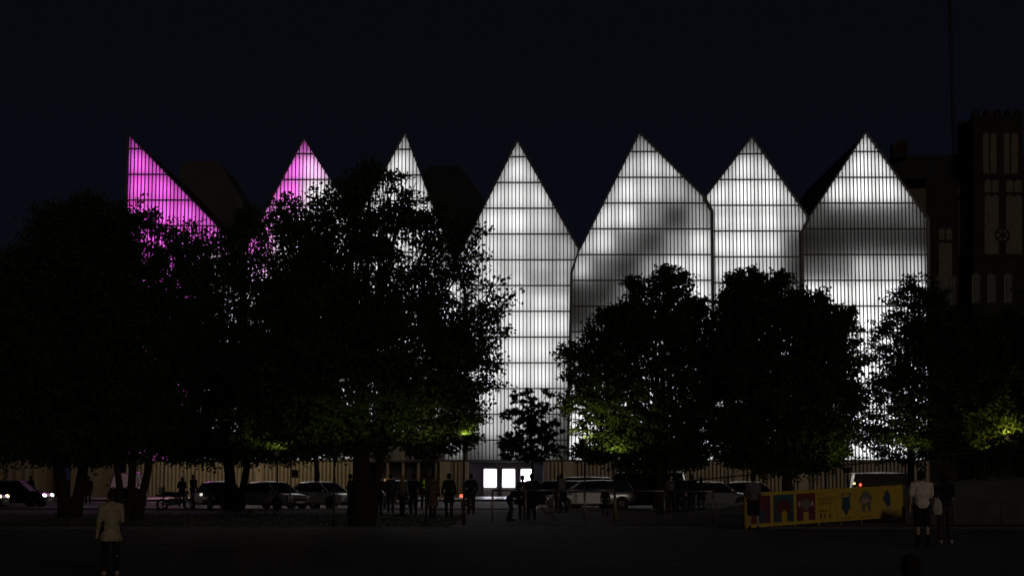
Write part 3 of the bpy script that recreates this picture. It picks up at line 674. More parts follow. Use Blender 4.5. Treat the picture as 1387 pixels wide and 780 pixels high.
# ================================================================ CARS
def loft(secs, mirror=True):
    vs = []; fs = []; n = len(secs[0])
    for s_ in secs: vs += s_
    for i in range(len(secs) - 1):
        for j in range(n - 1): fs.append((i * n + j, i * n + j + 1, (i + 1) * n + j + 1, (i + 1) * n + j))
    return vs, fs, n
def sec(x, pts):                    # pts: half width, height, from the sill up to the middle; returns a full loop over the top
    h = [(x, -a, b) for a, b in pts]
    return h + [(x, a, b) for a, b in reversed(pts)]
def car(name, label, cat, loc, rz, m, kind='sedan', front='lamp_off', rear='tail_off', glass='car_glass', group='cars parked along the street'):
    t = thing(name, label, cat, loc, rz, group)
    Lc, Hc, Wd, hood, deck = {'sedan': (4.5, 1.42, 1.74, .86, .93), 'hatch': (4.0, 1.48, 1.70, .90, .98), 'wagon': (4.6, 1.5, 1.76, .92, 1.0), 'van': (4.9, 1.95, 1.9, 1.12, 1.2), 'suv': (4.5, 1.68, 1.8, 1.02, 1.08)}[kind]
    hw = Wd / 2; x0, x1 = -Lc / 2, Lc / 2
    belt = (hood + deck) / 2 + .02
    # stations front (+x) to rear: x, top height, width factor, sill height
    fr = {'sedan': 1.05, 'hatch': .95, 'wagon': 1.0, 'van': .75, 'suv': .95}[kind]
    st = [(x1, .52, .72, .30), (x1 - .06, .64, .84, .24), (x1 - .3, hood - .10, .95, .20), (x1 - .75, hood - .03, 1, .19), (x1 - fr - .1, hood + .02, 1, .19),
          (.1, belt, 1, .19), (x0 + 1.0, belt + .01, 1, .19), (x0 + .35, deck, .97, .22), (x0 + .07, deck - .10, .88, .28), (x0, .62, .80, .34)]
    secs = []
    for x, h, wf, sl in st:
        w_ = hw * wf
        secs.append(sec(x, [(w_ * .90, sl), (w_ * .985, sl + .14), (w_, min(h - .06, .60)), (w_ * .965, h - .04), (w_ * .86, h), (w_ * .4, h + .015)]))
    vs, fs, n = loft(secs)
    fs += [tuple(range(n)), tuple(range(len(vs) - 1, len(vs) - n - 1, -1))]
    for i in range(len(secs) - 1): fs.append((i * n, (i + 1) * n, (i + 1) * n + n - 1, i * n + n - 1))
    body = MB().add(vs, fs, True).build('body', m, t)
    bv = body.modifiers.new('bevel', 'SUBSURF'); bv.levels = 1; bv.render_levels = 1
    # cabin
    ws = x1 - fr - .05; rf = ws - {'sedan': .75, 'hatch': .7, 'wagon': .72, 'van': .55, 'suv': .65}[kind]
    rb = {'sedan': x0 + 1.15, 'hatch': x0 + .55, 'wagon': x0 + .5, 'van': x0 + .22, 'suv': x0 + .45}[kind]
    wb = {'sedan': x0 + .55, 'hatch': x0 + .12, 'wagon': x0 + .12, 'van': x0 + .06, 'suv': x0 + .1}[kind]
    bl = belt - .05; rt = Hc - .05
    cab = MB(); A = [(ws, hw * .86, bl), (rf, hw * .70, rt), (rb, hw * .70, rt - .02), (wb, hw * .84, bl)]
    vs = [(x, -w_, z) for x, w_, z in A] + [(x, w_, z) for x, w_, z in A]
    cab.add(vs, [(0, 1, 5, 4), (1, 2, 6, 5), (2, 3, 7, 6), (0, 3, 2, 1), (4, 5, 6, 7), (0, 4, 7, 3)]).build('window_glass', M[glass], t)
    rfm = MB(); secs = []
    for x, w_, z in ((rf + .07, .66, rt - .03), (rf, .71, rt + .02), ((rf + rb) / 2, .72, rt + .055), (rb, .71, rt + .015), (rb - .07, .66, rt - .035)):
        secs.append([(x, -hw * w_ * 1.01, z - .025), (x, -hw * w_ * .8, z + .02), (x, 0, z + .03), (x, hw * w_ * .8, z + .02), (x, hw * w_ * 1.01, z - .025)])
    vs, fs, n = loft(secs); rfm.add(vs, fs, True).build('roof_panel', m, t)
    for s_ in (-1, 1):
        p = MB(); p.tube([(ws + .04, s_ * hw * .87, bl), (rf + .02, s_ * hw * .71, rt)], [.035, .03], 6); p.build('front_pillar', m, t)
        p = MB(); p.tube([(wb - .01, s_ * hw * .85, bl), (rb, s_ * hw * .71, rt)], [.06, .035], 6); p.build('rear_pillar', m, t)
        xm = (rf + rb) / 2 - .05
        p = MB(); p.tube([(xm, s_ * hw * .865, bl), (xm - .03, s_ * hw * .71, rt)], .035, 6); p.build('door_pillar', M['plastic'], t)
        p = MB(); p.ball((ws - .22, s_ * (hw + .06), bl + .09), .1, 8, 6, (.7, 1, .75)); p.build('mirror', m, t)
        d = MB(); d.box(((ws + xm) / 2 - .05, s_ * (hw + .002), .60), (abs(ws - xm) / 2 - .1, .008, .27)).build('door', m, t)
        h = MB(); h.box((xm + .2, s_ * (hw + .02), .76), (.09, .015, .015)).build('door_handle', M['plastic'], t)
        f = MB(); f.ball((x1 - .12, s_ * hw * .68, .64), .16, 8, 6, (.75, 1.05, .6)); f.build('headlight', M[front], t)
        f = MB(); f.ball((x0 + .08, s_ * hw * .72, .78), .15, 8, 6, (.6, .9, .8)); f.build('taillight', M[rear], t)
        for xw in (x1 - .82, x0 + .80):
            a = MB(); a.disc((xw, s_ * (hw - .02), .34), .37, 'y', 18, .07).build('wheel_arch', M['plastic'], t)
            wl = MB(); wl.ring((0, 0, 0), .25, .075, 'y', 18, 8); wo = wl.build('tyre', M['rubber'], t, (xw, s_ * (hw - .04), .325))
            r_ = MB(); r_.disc((0, 0, 0), .2, 'y', 14, .1)
            for k in range(5):
                an = k * 2 * PI / 5; r_.box((.1 * math.cos(an), s_ * .055, .1 * math.sin(an)), (.02, .015, .02))
            r_.build('rim', M['rim'], wo)
    g_ = MB(); g_.box((x1 - .03, 0, .50), (.04, .42, .07)).build('grille', M['plastic'], t)
    MB().box((x1 + .01, 0, .40), (.012, .26, .055)).build('number_plate', M['plate'], t)
    MB().box((x0 - .012, 0, .58), (.012, .26, .055)).build('number_plate', M['plate'], t)
    MB().box((x1 - .08, 0, .30), (.09, hw * .80, .09)).build('bumper', M['plastic'], t)
    return t
SILVER = paint('silver_paint', (.24, .24, .26)); DARK = paint('dark_paint', (.02, .02, .024)); GREY = paint('grey_paint', (.14, .14, .15))
WHITE = paint('white_paint_car', (.55, .55, .55)); WINE = paint('wine_paint', (.10, .02, .03)); BLUE = paint('navy_paint', (.02, .03, .07))
def at(px, D): return (XG(px, D), D, .008)
car('parked_car', 'dark sedan seen from its tail between the couple and the forked trunk', 'car', at(293, 94), R(118), WINE, 'sedan')
car('parked_car', 'pale-roofed sedan with a bright glint on its rear pillar, right of the forked trunk', 'car', at(368, 93.5), R(-42), SILVER, 'sedan')
car('parked_car', 'grey sedan with bright bonnet behind the slim trunk', 'car', at(436, 95), R(-38), SILVER, 'sedan')
car('parked_car', 'dark hatchback parked right beside the group at the third screen', 'car', at(748, 96), R(172), DARK, 'hatch')
car('parked_car', 'silver hatchback with its side to the square, near the low railing', 'car', at(800, 92.6), R(186), SILVER, 'wagon')
car('parked_car', 'dark car behind the silver hatchback, only its roof showing', 'car', at(782, 101), R(180), GREY, 'suv')
car('parked_van', 'tall dark van with a pale roof edge under the round tree', 'van', at(868, 93.5), R(168), DARK, 'van')
car('parked_car', 'silver saloon facing right with a small amber lamp, left of the banner', 'car', at(968, 93), R(-8), SILVER, 'sedan', front='amber_on')
car('parked_car', 'pale car whose roof shows just above the left end of the banner', 'car', at(1018, 99), R(-4), GREY, 'sedan')
car('moving_car', 'dark car with a blazing headlight lighting the road at the far left', 'car', at(22, 103), R(-6), DARK, 'hatch', front='head_on', glass='plastic', group='cars moving on the street')
car('moving_car', 'dark car half out of the frame, glowing headlamp at the left edge', 'car', at(-48, 97), R(-4), BLUE, 'sedan', front='head_warm', group='cars moving on the street')
car('minibus', 'minibus with a pink reflection painted as window glow seen between the three slanting trunks', 'minibus', at(172, 105), R(-84), WINE, 'van', front='lamp_off', glass='pink_reflection', group='cars moving on the street')
car('parked_car', 'dark car hidden behind the crowd before the entrance porch', 'car', at(538, 98), R(-80), GREY, 'hatch')
sv = car('service_van', 'dark van behind the banner with one amber and one red light at its end', 'van', at(1205, 112), R(0), DARK, 'van', group='cars moving on the street')
MB().ball((-2.36, -.86, 1.30), .085, 8, 6, (1.0, .5, .7)).build('amber_lamp', M['amber_on'], sv)
MB().ball((-1.98, -.88, 1.22), .075, 8, 6).build('red_lamp', M['tail_on'], sv)

hl = bpy.data.lights.new('beam', 'SPOT'); hl.energy = 260; hl.spot_size = R(50); hl.shadow_soft_size = .08; hl.color = (1, .95, .85)
mc = [o for o in bpy.data.objects if o.name.startswith('moving_car')][0]
ho_ = bpy.data.objects.new('beam', hl); C.objects.link(ho_); ho_.parent = mc; ho_.location = (2.1, 0, .65); ho_.rotation_euler = (0, R(-78), 0)
# two-wheelers
def motorbike(name, label, cat, loc, rz, m, tail='tail_off', screen=False):
    t = thing(name, label, cat, loc, rz, group='two-wheelers by the kerb')
    for x, r in ((.68, .30), (-.68, .30)):
        wo = MB().ring((0, 0, 0), r - .05, .055, 'y', 20, 8).build('tyre', M['rubber'], t, (x, 0, r))
        rm_ = MB(); rm_.disc((0, 0, 0), .06, 'y', 10, .12)
        for k in range(6):
            a = k * PI / 3; rm_.tube([(.05 * math.cos(a), 0, .05 * math.sin(a)), ((r - .09) * math.cos(a), 0, (r - .09) * math.sin(a))], .014, 5)
        rm_.build('rim', M['rim'], wo)
    f = MB(); f.tube([(.68, -.07, .3), (.45, -.07, .95)], .025, 6); f.tube([(.68, .07, .3), (.45, .07, .95)], .025, 6); f.build('front_fork', M['steel'], t)
    f = MB(); f.capsule((.42, 0, .82), (-.05, 0, .78), .13, .16, 1); f.capsule((.2, 0, .48), (-.3, 0, .42), .17, .19); f.tube([(-.3, 0, .45), (-.68, 0, .3)], .05, 6); f.build('frame', m, t)
    f = MB(); f.capsule((-.1, 0, .82), (-.62, 0, .84), .11, .13); f.build('seat', M['plastic'], t)
    f = MB(); f.capsule((-.6, 0, .74), (-.92, 0, .76), .09, .06); f.build('tail', m, t)
    f = MB(); f.tube([(.38, -.36, 1.02), (.42, -.12, 1.04), (.42, .12, 1.04), (.38, .36, 1.02)], .018, 6); f.build('handlebar', M['plastic'], t)
    for s_ in (-1, 1): MB().tube([(.42, s_ * .22, 1.04), (.46, s_ * .3, 1.2)], .012, 5).ball((.46, s_ * .31, 1.22), .06, 8, 6, (.4, 1, .7)).build('mirror', M['plastic'], t)
    MB().ball((.56, 0, .9), .1, 10, 7).build('headlight', M['lamp_off'], t)
    MB().ball((-.97, 0, .76), .085, 8, 6, (.6, 1.5, .9)).build('taillight', M[tail], t)
    f = MB(); f.capsule((.05, -.16, .3), (-.7, -.2, .38), .045, .055); f.build('exhaust', M['rim'], t)
    if screen:
        MB().box((-.72, 0, 1.02), (.17, .18, .15)).build('top_box', m, t)
        MB().box((.5, 0, .62), (.05, .2, .3)).build('leg_shield', m, t)
    return t
motorbike('scooter', 'pale green scooter with a top box left of the standing couple', 'scooter', at(238, 90), R(15), paint('mint_paint', (.20, .30, .22)), screen=True)
motorbike('motorcycle', 'motorcycle with a glowing red tail light beside the lone standing man', 'motorcycle', at(632, 88), R(78), DARK, tail='tail_on')
def bicycle(name, label, loc, rz, m):
    t = thing(name, label, 'bicycle', loc, rz)
    for x in (.52, -.52):
        wo = MB().ring((0, 0, 0), .32, .018, 'y', 26, 6).build('tyre', M['rubber'], t, (x, 0, .34))
        rm_ = MB()
        for k in range(10):
            a = k * PI / 5; rm_.tube([(0, 0, 0), (.31 * math.cos(a), 0, .31 * math.sin(a))], .003, 4)
        rm_.build('spokes', M['rim'], wo)
    f = MB()
    for p, q in (((-.52, 0, .34), (-.08, 0, .30)), ((-.52, 0, .34), (-.2, 0, .78)), ((-.08, 0, .3), (-.22, 0, .84)), ((-.08, 0, .3), (.36, 0, .80)), ((-.2, 0, .76), (.36, 0, .84)), ((.36, 0, .88), (.52, 0, .34))): f.tube([p, q], .018, 6)
    f.build('frame', m, t)
    MB().ball((-.24, 0, .9), .1, 8, 6, (1.3, .7, .35)).build('saddle', M['plastic'], t)
    MB().tube([(.3, -.28, .98), (.36, -.1, 1.0), (.36, .1, 1.0), (.3, .28, .98)], .014, 6).tube([(.36, 0, .86), (.36, 0, 1.0)], .014, 6).build('handlebar', M['plastic'], t)
    MB().disc((-.08, .03, .3), .09, 'y', 12, .01).tube([(-.08, -.1, .3), (-.02, -.1, .16)], .01, 5).build('crank', M['rim'], t)
bicycle('bicycle', 'bicycle leaning by the railing behind the group under the small tree', (XG(728, 80), 80, .03), R(15), M['plastic'])

# ================================================================ PEOPLE
def person(label, px, D, H=1.75, face=0, top=('black', (.02, .02, .022)), legs=('charcoal', (.02, .02, .024)), hair=('dark_hair', (.015, .012, .01)), longhair=False, sleeves='long', leg='long',
           coat=0.0, stride=.1, arms=('down', 'down'), bend=0.0, crouch=0.0, shoe=('shoe_black', (.015, .015, .015)), group='people standing about the square', fine=False, slim=1.0, sit=False, z=.03, vest=None, cap=False):
    t = thing('person', label, 'person', (XG(px, D), D, z), face, group)
    s = H / 1.75; vx = .013 if fine else .022
    lift = -.42 * crouch
    def V_(x, y, z_): return Vector((x * s, y * s, z_ * s))
    hipz = .93 + lift; lean = bend
    def up(x, y, z_):                # point of the trunk, leaned forward (towards -y) about the hip
        dz = z_ - .93; return V_(x, y - math.sin(lean) * dz, hipz + math.cos(lean) * dz)
    sh = [up(-.19 * slim, 0, 1.42), up(.19 * slim, 0, 1.42)]; hip = [V_(-.095, 0, hipz), V_(.095, 0, hipz)]
    kn = []; an = []
    for i, sg in enumerate((-1, 1)):
        st = stride * sg
        if sit: kn.append(V_(sg * .13, -.42, hipz + .03)); an.append(V_(sg * .13, -.44, hipz - .36))
        else:
            kn.append(V_(sg * .105, -st * .5 - .25 * crouch - .02, .50 - .12 * crouch)); an.append(V_(sg * .11, -st * 1.0 + .02, .085))
    el = []; ha = []
    for i, sg in enumerate((-1, 1)):
        a = arms[i]
        if a == 'down': e = up(sg * .26, .03, 1.13); h = up(sg * .27, -.06, .88)
        elif a == 'phone': e = up(sg * .24, -.12, 1.15); h = up(sg * .10, -.36, 1.33)
        elif a == 'up': e = up(sg * .25, -.22, 1.30); h = up(sg * .09, -.38, 1.52)
        elif a == 'cross': e = up(sg * .25, -.06, 1.15); h = up(-sg * .08, -.19, 1.14)
        elif a == 'hip': e = up(sg * .36, .05, 1.16); h = up(sg * .17, -.05, 1.0)
        elif a == 'pocket': e = up(sg * .29, .06, 1.14); h = up(sg * .19, -.06, .92)
        elif a == 'front': e = up(sg * .24, -.06, 1.13); h = up(sg * .14, -.30, 1.06)
        el.append(e); ha.append(h)
    nk = up(0, .0, 1.48); hd = up(0, -.015, 1.635)
    # body: one continuous skin surface
    b = MB()
    b.capsule(nk - V_(0, 0, .06), hd - V_(0, -.01, .04), .056 * s, .052 * s)
    b.ball(hd, .105 * s, 14, 10, (.74, .92, 1.12)); b.ball(hd + V_(0, -.035, -.055), .07 * s, 10, 8, (.78, .8, .9))
    if fine:
        b.ball(hd + V_(0, -.105, -.01), .018 * s, 8, 6, (.8, 1.2, 1.5)); b.ball(hd + V_(0, -.1, -.052), .018 * s, 8, 6, (1.5, .6, .5))
        for sg in (-1, 1): b.ball(hd + V_(sg * .078, .01, -.01), .024 * s, 8, 6, (.4, .8, 1.3)); b.ball(hd + V_(sg * .032, -.088, .018), .014 * s, 8, 6)
    b.capsule(up(0, 0, 1.0), up(0, 0, 1.3), .115 * s, .125 * s, .8); b.capsule(sh[0] * .8 + sh[1] * .2, sh[1] * .8 + sh[0] * .2, .075 * s, .075 * s)
    b.capsule(hip[0], hip[1], .1 * s, .1 * s)
    for i, sg in enumerate((-1, 1)):
        b.capsule(sh[i], el[i], .05 * s, .039 * s); b.capsule(el[i], ha[i], .038 * s, .025 * s)
        b.capsule(hip[i], kn[i], .082 * s, .054 * s); b.capsule(kn[i], an[i], .052 * s, .035 * s)
        cm = kn[i].lerp(an[i], .3) + V_(0, .015, 0); b.ball(cm, .056 * s, 8, 6, (.9, 1, 1.7))
        b.capsule(an[i] - V_(0, -.03, .03), an[i] + V_(0, -.15, -.05), .034 * s, .028 * s)
        d = (ha[i] - el[i]).normalized(); side = d.cross(Vector((0, 1, 0)) if abs(d.y) < .8 else Vector((1, 0, 0))).normalized(); nrm = d.cross(side)
        pc = ha[i] + d * .05 * s; b.capsule(ha[i], ha[i] + d * .075 * s, .026 * s, .034 * s)
        curl = nrm if nrm.y < 0 else -nrm
        fl_ = (.062, .072, .068, .052)
        for k in range(4):
            o = side * (k - 1.5) * .019 * s; p0 = ha[i] + d * .085 * s + o; L = fl_[k] * s
            p1 = p0 + d * L * .5 + curl * L * .12; p2 = p1 + d * L * .38 + curl * L * .34
            b.capsule(p0, p1, .0105 * s, .0095 * s, 1, 6); b.capsule(p1, p2, .0095 * s, .0085 * s, 1, 6)
        p0 = ha[i] + d * .035 * s + side * -.03 * s; b.capsule(p0, p0 + d * .05 * s - side * .025 * s + curl * .02 * s, .013 * s, .010 * s, 1, 6)
    remesh(b, 'body', M['skin'], t, vx * .75 if fine else .018, 2 if fine else 1)
    # clothes
    mt = cloth(*top); b = MB()
    b.capsule(up(0, .005, 1.02), up(0, 0, 1.30), .145 * s * slim, .155 * s * slim, .74); b.capsule(sh[0] * .85 + sh[1] * .15, sh[1] * .85 + sh[0] * .15, .085 * s, .085 * s)
    b.capsule(up(-.07, 0, 1.2), up(.07, 0, 1.2), .135 * s * slim, .135 * s * slim); b.capsule(up(-.05, 0, .97), up(.05, 0, .97), .13 * s * slim, .13 * s * slim)
    if coat > 0: b.tube([up(0, .01, 1.05), V_(0, .01, hipz - coat * .5), V_(0, .01, hipz - coat)], [.17 * s, .22 * s, .25 * s], 14, True, True, .85)
    for i in (0, 1):
        if sleeves == 'long': b.capsule(sh[i], el[i], .066 * s, .056 * s); b.capsule(el[i], el[i].lerp(ha[i], .9), .055 * s, .042 * s)
        else: b.capsule(sh[i], sh[i].lerp(el[i], .72), .072 * s, .076 * s)
    b.capsule(nk - V_(0, -.02, .05), nk - V_(0, -.02, .02), .066 * s, .06 * s)
    remesh(b, 'jacket' if sleeves == 'long' else 'shirt', mt, t, vx, 3)
    ml = cloth(*legs); b = MB(); b.capsule(hip[0], hip[1], .128 * s, .128 * s, .95)
    for i in (0, 1):
        if leg == 'long': b.capsule(hip[i], kn[i], .105 * s, .076 * s); b.capsule(kn[i], kn[i].lerp(an[i], .93), .074 * s, .062 * s)
        elif leg == 'shorts': b.capsule(hip[i], kn[i].lerp(hip[i], .05), .11 * s, .098 * s)
        elif leg == 'skirt': b.capsule(hip[i], kn[i].lerp(hip[i], .1), .12 * s, .13 * s)
    remesh(b, 'skirt' if leg == 'skirt' else 'shorts' if leg == 'shorts' else 'trousers', ml, t, vx, 3)
    mh = cloth(*hair); b = MB(); b.ball(hd + V_(0, .018, .025), .112 * s, 14, 10, (.80, .92, 1.06))
    if not cap: b.ball(hd + V_(0, .05, -.03), .09 * s, 10, 8, (.85, .7, 1))
    if longhair: b.capsule(hd + V_(0, .06, 0), hd + V_(0, .085, -.25), .088 * s, .06 * s); b.capsule(hd + V_(-.05, .03, 0), hd + V_(-.075, .03, -.17), .04 * s, .03 * s); b.capsule(hd + V_(.05, .03, 0), hd + V_(.075, .03, -.17), .04 * s, .03 * s)
    ho = remesh(b, 'hair', mh, t, vx * .8, 2)
    for i in (0, 1):
        b = MB(); b.capsule(an[i] + V_(0, .03, -.045), an[i] + V_(0, -.16, -.055), .046 * s, .04 * s, 1); b.capsule(an[i] + V_(0, .01, 0), an[i] + V_(0, 0, -.04), .05 * s, .05 * s)
        remesh(b, 'shoe', cloth(*shoe), t, vx * .8, 2)
        if leg == 'shorts' and fine:
            b = MB(); b.tube([an[i] + V_(0, .005, 0), an[i].lerp(kn[i], .42)], [.047 * s, .06 * s], 12); b.build('sock', cloth('sock_black', (.015, .015, .015)), t)
    if vest:
        b = MB(); b.capsule(up(0, .0, 1.12), up(0, 0, 1.34), .168 * s, .178 * s, .78); remesh(b, 'vest', vest, t, vx, 2)
    return t
BK = ('black', (.014, .014, .016)); CH = ('charcoal', (.03, .03, .034)); NV = ('navy', (.018, .022, .04)); BR = ('brown', (.10, .065, .045)); GY = ('grey', (.12, .12, .12)); OL = ('olive', (.06, .06, .03))
def DG(py): return GD(py, .03)
# foreground figures
girl = person('child in a pale speckled jacket and dark leggings walking left at the lower left', 149, 29.6, 1.40, R(205), top=('cream_speckled', (.34, .29, .20)), legs=BK, coat=.22, stride=.12, arms=('front', 'down'), longhair=False, shoe=('shoe_tan', (.35, .25, .18)), fine=True, hair=('brown_hair', (.03, .02, .012)), z=.01)
person('man in a pale short-sleeved shirt, dark shorts and black socks, back turned', 1250, 42.6, 1.78, R(180), top=('cream_shirt', (.66, .58, .50)), legs=BK, sleeves='short', leg='shorts', stride=.03, arms=('front', 'down'), fine=True, group='couple at the lower right', z=.01, slim=1.12)
person('woman in dark top and patterned trousers with pale shoes beside the man in shorts', 1281, 44.0, 1.72, R(188), top=BK, legs=('dark_print', (.045, .035, .04)), sleeves='short', stride=.06, arms=('front', 'down'), longhair=True, shoe=('shoe_pale', (.35, .30, .26)), fine=True, group='couple at the lower right', z=.01)
person('person sitting low in front of the camera, only dark head and shoulders in frame', 1237, 13.6, 1.55, R(180), top=BK, legs=BK, crouch=1.4, sit=True, arms=('front', 'front'), fine=True, z=-.02)
# bag held by the woman
bg_ = thing('carrier_bag', 'pale plastic carrier bag hanging between the man in shorts and the woman', 'bag', (XG(1271, 43.9), 43.9, .72))
b = MB(); b.tube([(0, 0, 0), (0, 0, .12), (0, 0, .3), (0, 0, .40)], [.10, .13, .11, .05], 10, True, True, .5); remesh(b, 'bag_body', cloth('bag_white', (.42, .38, .34)), bg_, .015, 2)
MB().tube([(-.05, 0, .38), (-.02, 0, .5), (.02, 0, .5), (.05, 0, .38)], .008, 5).build('bag_handle', cloth('bag_white', (.42, .38, .34)), bg_)
# figures near the street: label, px, foot row, height, facing degrees, options
folk = [
 ('dark figure before the bright headlight at the far left', 41, 683, 1.72, 160, {}),
 ('dark figure close to the V-shaped trunk, on its right', 104, 684, 1.70, 90, dict(stride=.18)),
 ('person in a lighter brown coat right of the V-shaped trunk', 119, 683, 1.72, 200, dict(top=BR, coat=.3)),
 ('long-haired half of the couple beside the green scooter', 246, 686, 1.66, 200, dict(longhair=True, coat=.15, stride=.1, arms=('cross', 'cross'))),
 ('taller half of the couple, arm bent, left of the first parked sedan', 261, 685, 1.80, 150, dict(stride=.12, arms=('down', 'phone'))),
 ('figure with folded arms in front of the grey sedan bonnet', 453, 687, 1.62, 20, dict(arms=('cross', 'cross'))),
 ('broad dark figure leaning by the left side of the thickest trunk', 474, 697, 1.76, 110, dict(arms=('pocket', 'pocket'), top=CH)),
 ('dark figure just right of the thickest trunk', 513, 698, 1.74, 170, dict(arms=('front', 'down'))),
 ('man in charcoal holding up a phone near the porch', 529, 694, 1.78, 175, dict(arms=('up', 'down'), top=CH)),
 ('woman with light brown hair and pale scarf in the middle of the crowd', 545, 699, 1.68, 150, dict(longhair=True, hair=('light_hair', (.20, .13, .06)), top=GY)),
 ('dark figure facing the hall between the brown-haired woman and the vest', 560, 697, 1.75, 185, dict(stride=.15)),
 ('person wearing a bright yellow high-visibility vest', 575, 689, 1.80, 200, dict(vest=cloth('hivis', (.55, .80, .02)))),
 ('person in a long brown coat at the right end of the crowd', 586, 702, 1.76, 165, dict(top=BR, coat=.45)),
 ('lone slender figure in long dark coat left of the red tail light', 608, 700, 1.78, 178, dict(coat=.35, slim=.92)),
 ('man standing with hands in pockets right of the motorcycle', 638, 696, 1.78, 180, dict(arms=('pocket', 'pocket'), stride=.02, top=NV)),
 ('person bending forward over the railing under the second screen', 690, 705, 1.70, 110, dict(bend=.75, crouch=.25, arms=('front', 'front'), top=NV)),
 ('short-haired figure whose head crosses the foot of the third screen', 708, 703, 1.70, 175, dict(arms=('phone', 'down'), top=NV)),
 ('broad-shouldered figure right of the third screen', 720, 703, 1.76, 185, dict(arms=('hip', 'down'), slim=1.15)),
 ('dark figure leaning on the railing left of the silver hatchback', 753, 693, 1.72, 130, dict(bend=.25, arms=('front', 'front'))),
 ('figure in pale grey jacket talking beside the silver hatchback', 763, 694, 1.78, 230, dict(top=GY, arms=('front', 'down'), bend=.15)),
 ('small child in dark clothes before the nose of the silver hatchback', 820, 699, 1.2, 180, {}),
 ('person with pale shirt front beside the dark van', 909, 691, 1.74, 20, dict(top=GY, sleeves='short')),
 ('slim dark figure, first of the trio right of the van', 922, 692, 1.80, 190, {}),
 ('dark figure in the middle of the trio right of the van', 937, 693, 1.76, 170, dict(arms=('pocket', 'pocket'))),
 ('short wide figure at the right of the trio, by the silver saloon', 950, 694, 1.64, 200, dict(coat=.3, longhair=True)),
 ('person in grey top and dark shorts standing before the left end of the banner', 1021, 717, 1.70, 185, dict(top=('grey_top', (.10, .105, .11)), leg='shorts', arms=('front', 'front'))),
]
for lb, px, py, h, fc, kw in folk:
    kw = dict(kw); kw.setdefault('top', BK)
    person(lb, px, DG(py), h, R(fc), legs=rnd.choice((BK, CH, NV)) if 'leg' not in kw else BK, z=.03, **kw)

# ================================================================ RAILINGS, POSTS, LAMPS
def railing(name, label, pts, h, m, mid=True, r=.032, cat='railing'):
    o0 = Vector(pts[0]); t = thing(name, label, cat, o0)
    P_ = [Vector(p) - o0 for p in pts]
    for p in P_: MB().tube([p, p + Vector((0, 0, h))], r, 8).build('post', m, t)
    for a, b in zip(P_, P_[1:]):
        MB().tube([a + Vector((0, 0, h)), b + Vector((0, 0, h))], r, 8).build('top_rail', m, t)
        if mid: MB().tube([a + Vector((0, 0, h * .5)), b + Vector((0, 0, h * .5))], r * .6, 6).build('middle_rail', m, t)
    return t
DR = 67.0
railing('tube_railing', 'low tubular railing with square hoops below the lit entrance screens', [(XG(667, DR), DR, .03), (XG(712, DR), DR, .03), (XG(750, DR), DR, .03), (XG(792, DR), DR, .03), (XG(833, DR), DR, .03)], 1.14, M['steel'], mid=False, r=.04)
railing('tube_railing', 'thin railing before the silver saloon, ending at the banner', [(XG(833, 66), 66, .03), (XG(900, 65), 65, .03), (XG(966, 64), 64, .03)], 1.12, M['steel'], r=.03, mid=False)
# banner on its fence
bA = Vector((XG(1011, 56.5), 56.5, .0)); bB = Vector((XG(1223, 66), 66, .12))
bt = thing('banner_fence', 'long yellow banner with three framed pictures and three small drawings on posts', 'banner', bA)
L_ = (Vector((bB.x, bB.y, 0)) - Vector((bA.x, bA.y, 0))).length; ang = math.atan2(bB.y - bA.y, bB.x - bA.x)
bt.rotation_euler = (0, 0, ang)
slope = .24 / L_
def bq(u, v): return u * L_, .05 + u * .16 + v * (1.10 + .06 * u)      # u along, v up
def bpat(name, pts, y, m, parent=bt, thick=.006):
    q = [bq(*p) for p in pts]; return MB().prism(q, y - thick, y).build(name, m, parent)
YEL = mat('banner_yellow', (.56, .39, .055), .7, var=.12, scale=3)
RED = mat('banner_red', (.13, .03, .035), .7, var=.2, scale=3); BLU = mat('banner_blue', (.045, .09, .11), .7, var=.2, scale=3)
CRM = mat('banner_crimson', (.17, .03, .06), .7, var=.2, scale=6); GRY = mat('banner_grey', (.17, .17, .14), .7, var=.2, scale=6)
DKB = mat('banner_navy', (.04, .08, .12), .7, var=.2, scale=6); PNK = mat('banner_pink', (.50, .32, .26), .7, var=.1, scale=6); INK = mat('banner_ink', (.10, .06, .015), .7, var=.2, scale=6)
bpat('banner_sheet', [(0, 0), (1, 0), (1, 1), (0, 1)], 0, YEL, thick=.02)
for k in range(8):
    u = k / 7; x, z_ = bq(u, 0); x2, z2 = bq(u, 1); MB().tube([(x, .04, -.05), (x, .04, z2 + .03)], .03, 8).build('post', M['yellow_post'], bt)
def frame(u0, u1, m, y=-.021):
    return bpat('picture', [(u0, .10), (u1, .10), (u1, .90), (u0, .90)], y, m)
def disc_uv(name, u, v, ru, rv, m, par, y, n=14): return bpat(name, [(u + ru * math.cos(2 * PI * k / n), v + rv * math.sin(2 * PI * k / n)) for k in range(n)], y, m, par, .004)
p1 = frame(.018, .132, RED); bpat('print_shape', [(.05, .1), (.10, .1), (.10, .45), (.075, .52), (.05, .45)], -.028, DKB, p1, .004); disc_uv('print_shape', .075, .66, .028, .15, CRM, p1, -.028)
p2 = frame(.150, .268, BLU); disc_uv('print_shape', .210, .48, .043, .27, RED, p2, -.028); bpat('print_shape', [(.196, .1), (.226, .1), (.226, .38), (.211, .44), (.196, .38)], -.033, YEL, p2, .004)
for a in (.160, .240): bpat('print_shape', [(a, .1), (a + .016, .1), (a + .016, .40), (a, .40)], -.028, DKB, p2, .004)
p3 = frame(.286, .400, CRM); disc_uv('print_shape', .342, .58, .026, .17, GRY, p3, -.028); bpat('print_shape', [(.326, .1), (.358, .1), (.358, .36), (.326, .36)], -.028, YEL, p3, .004)
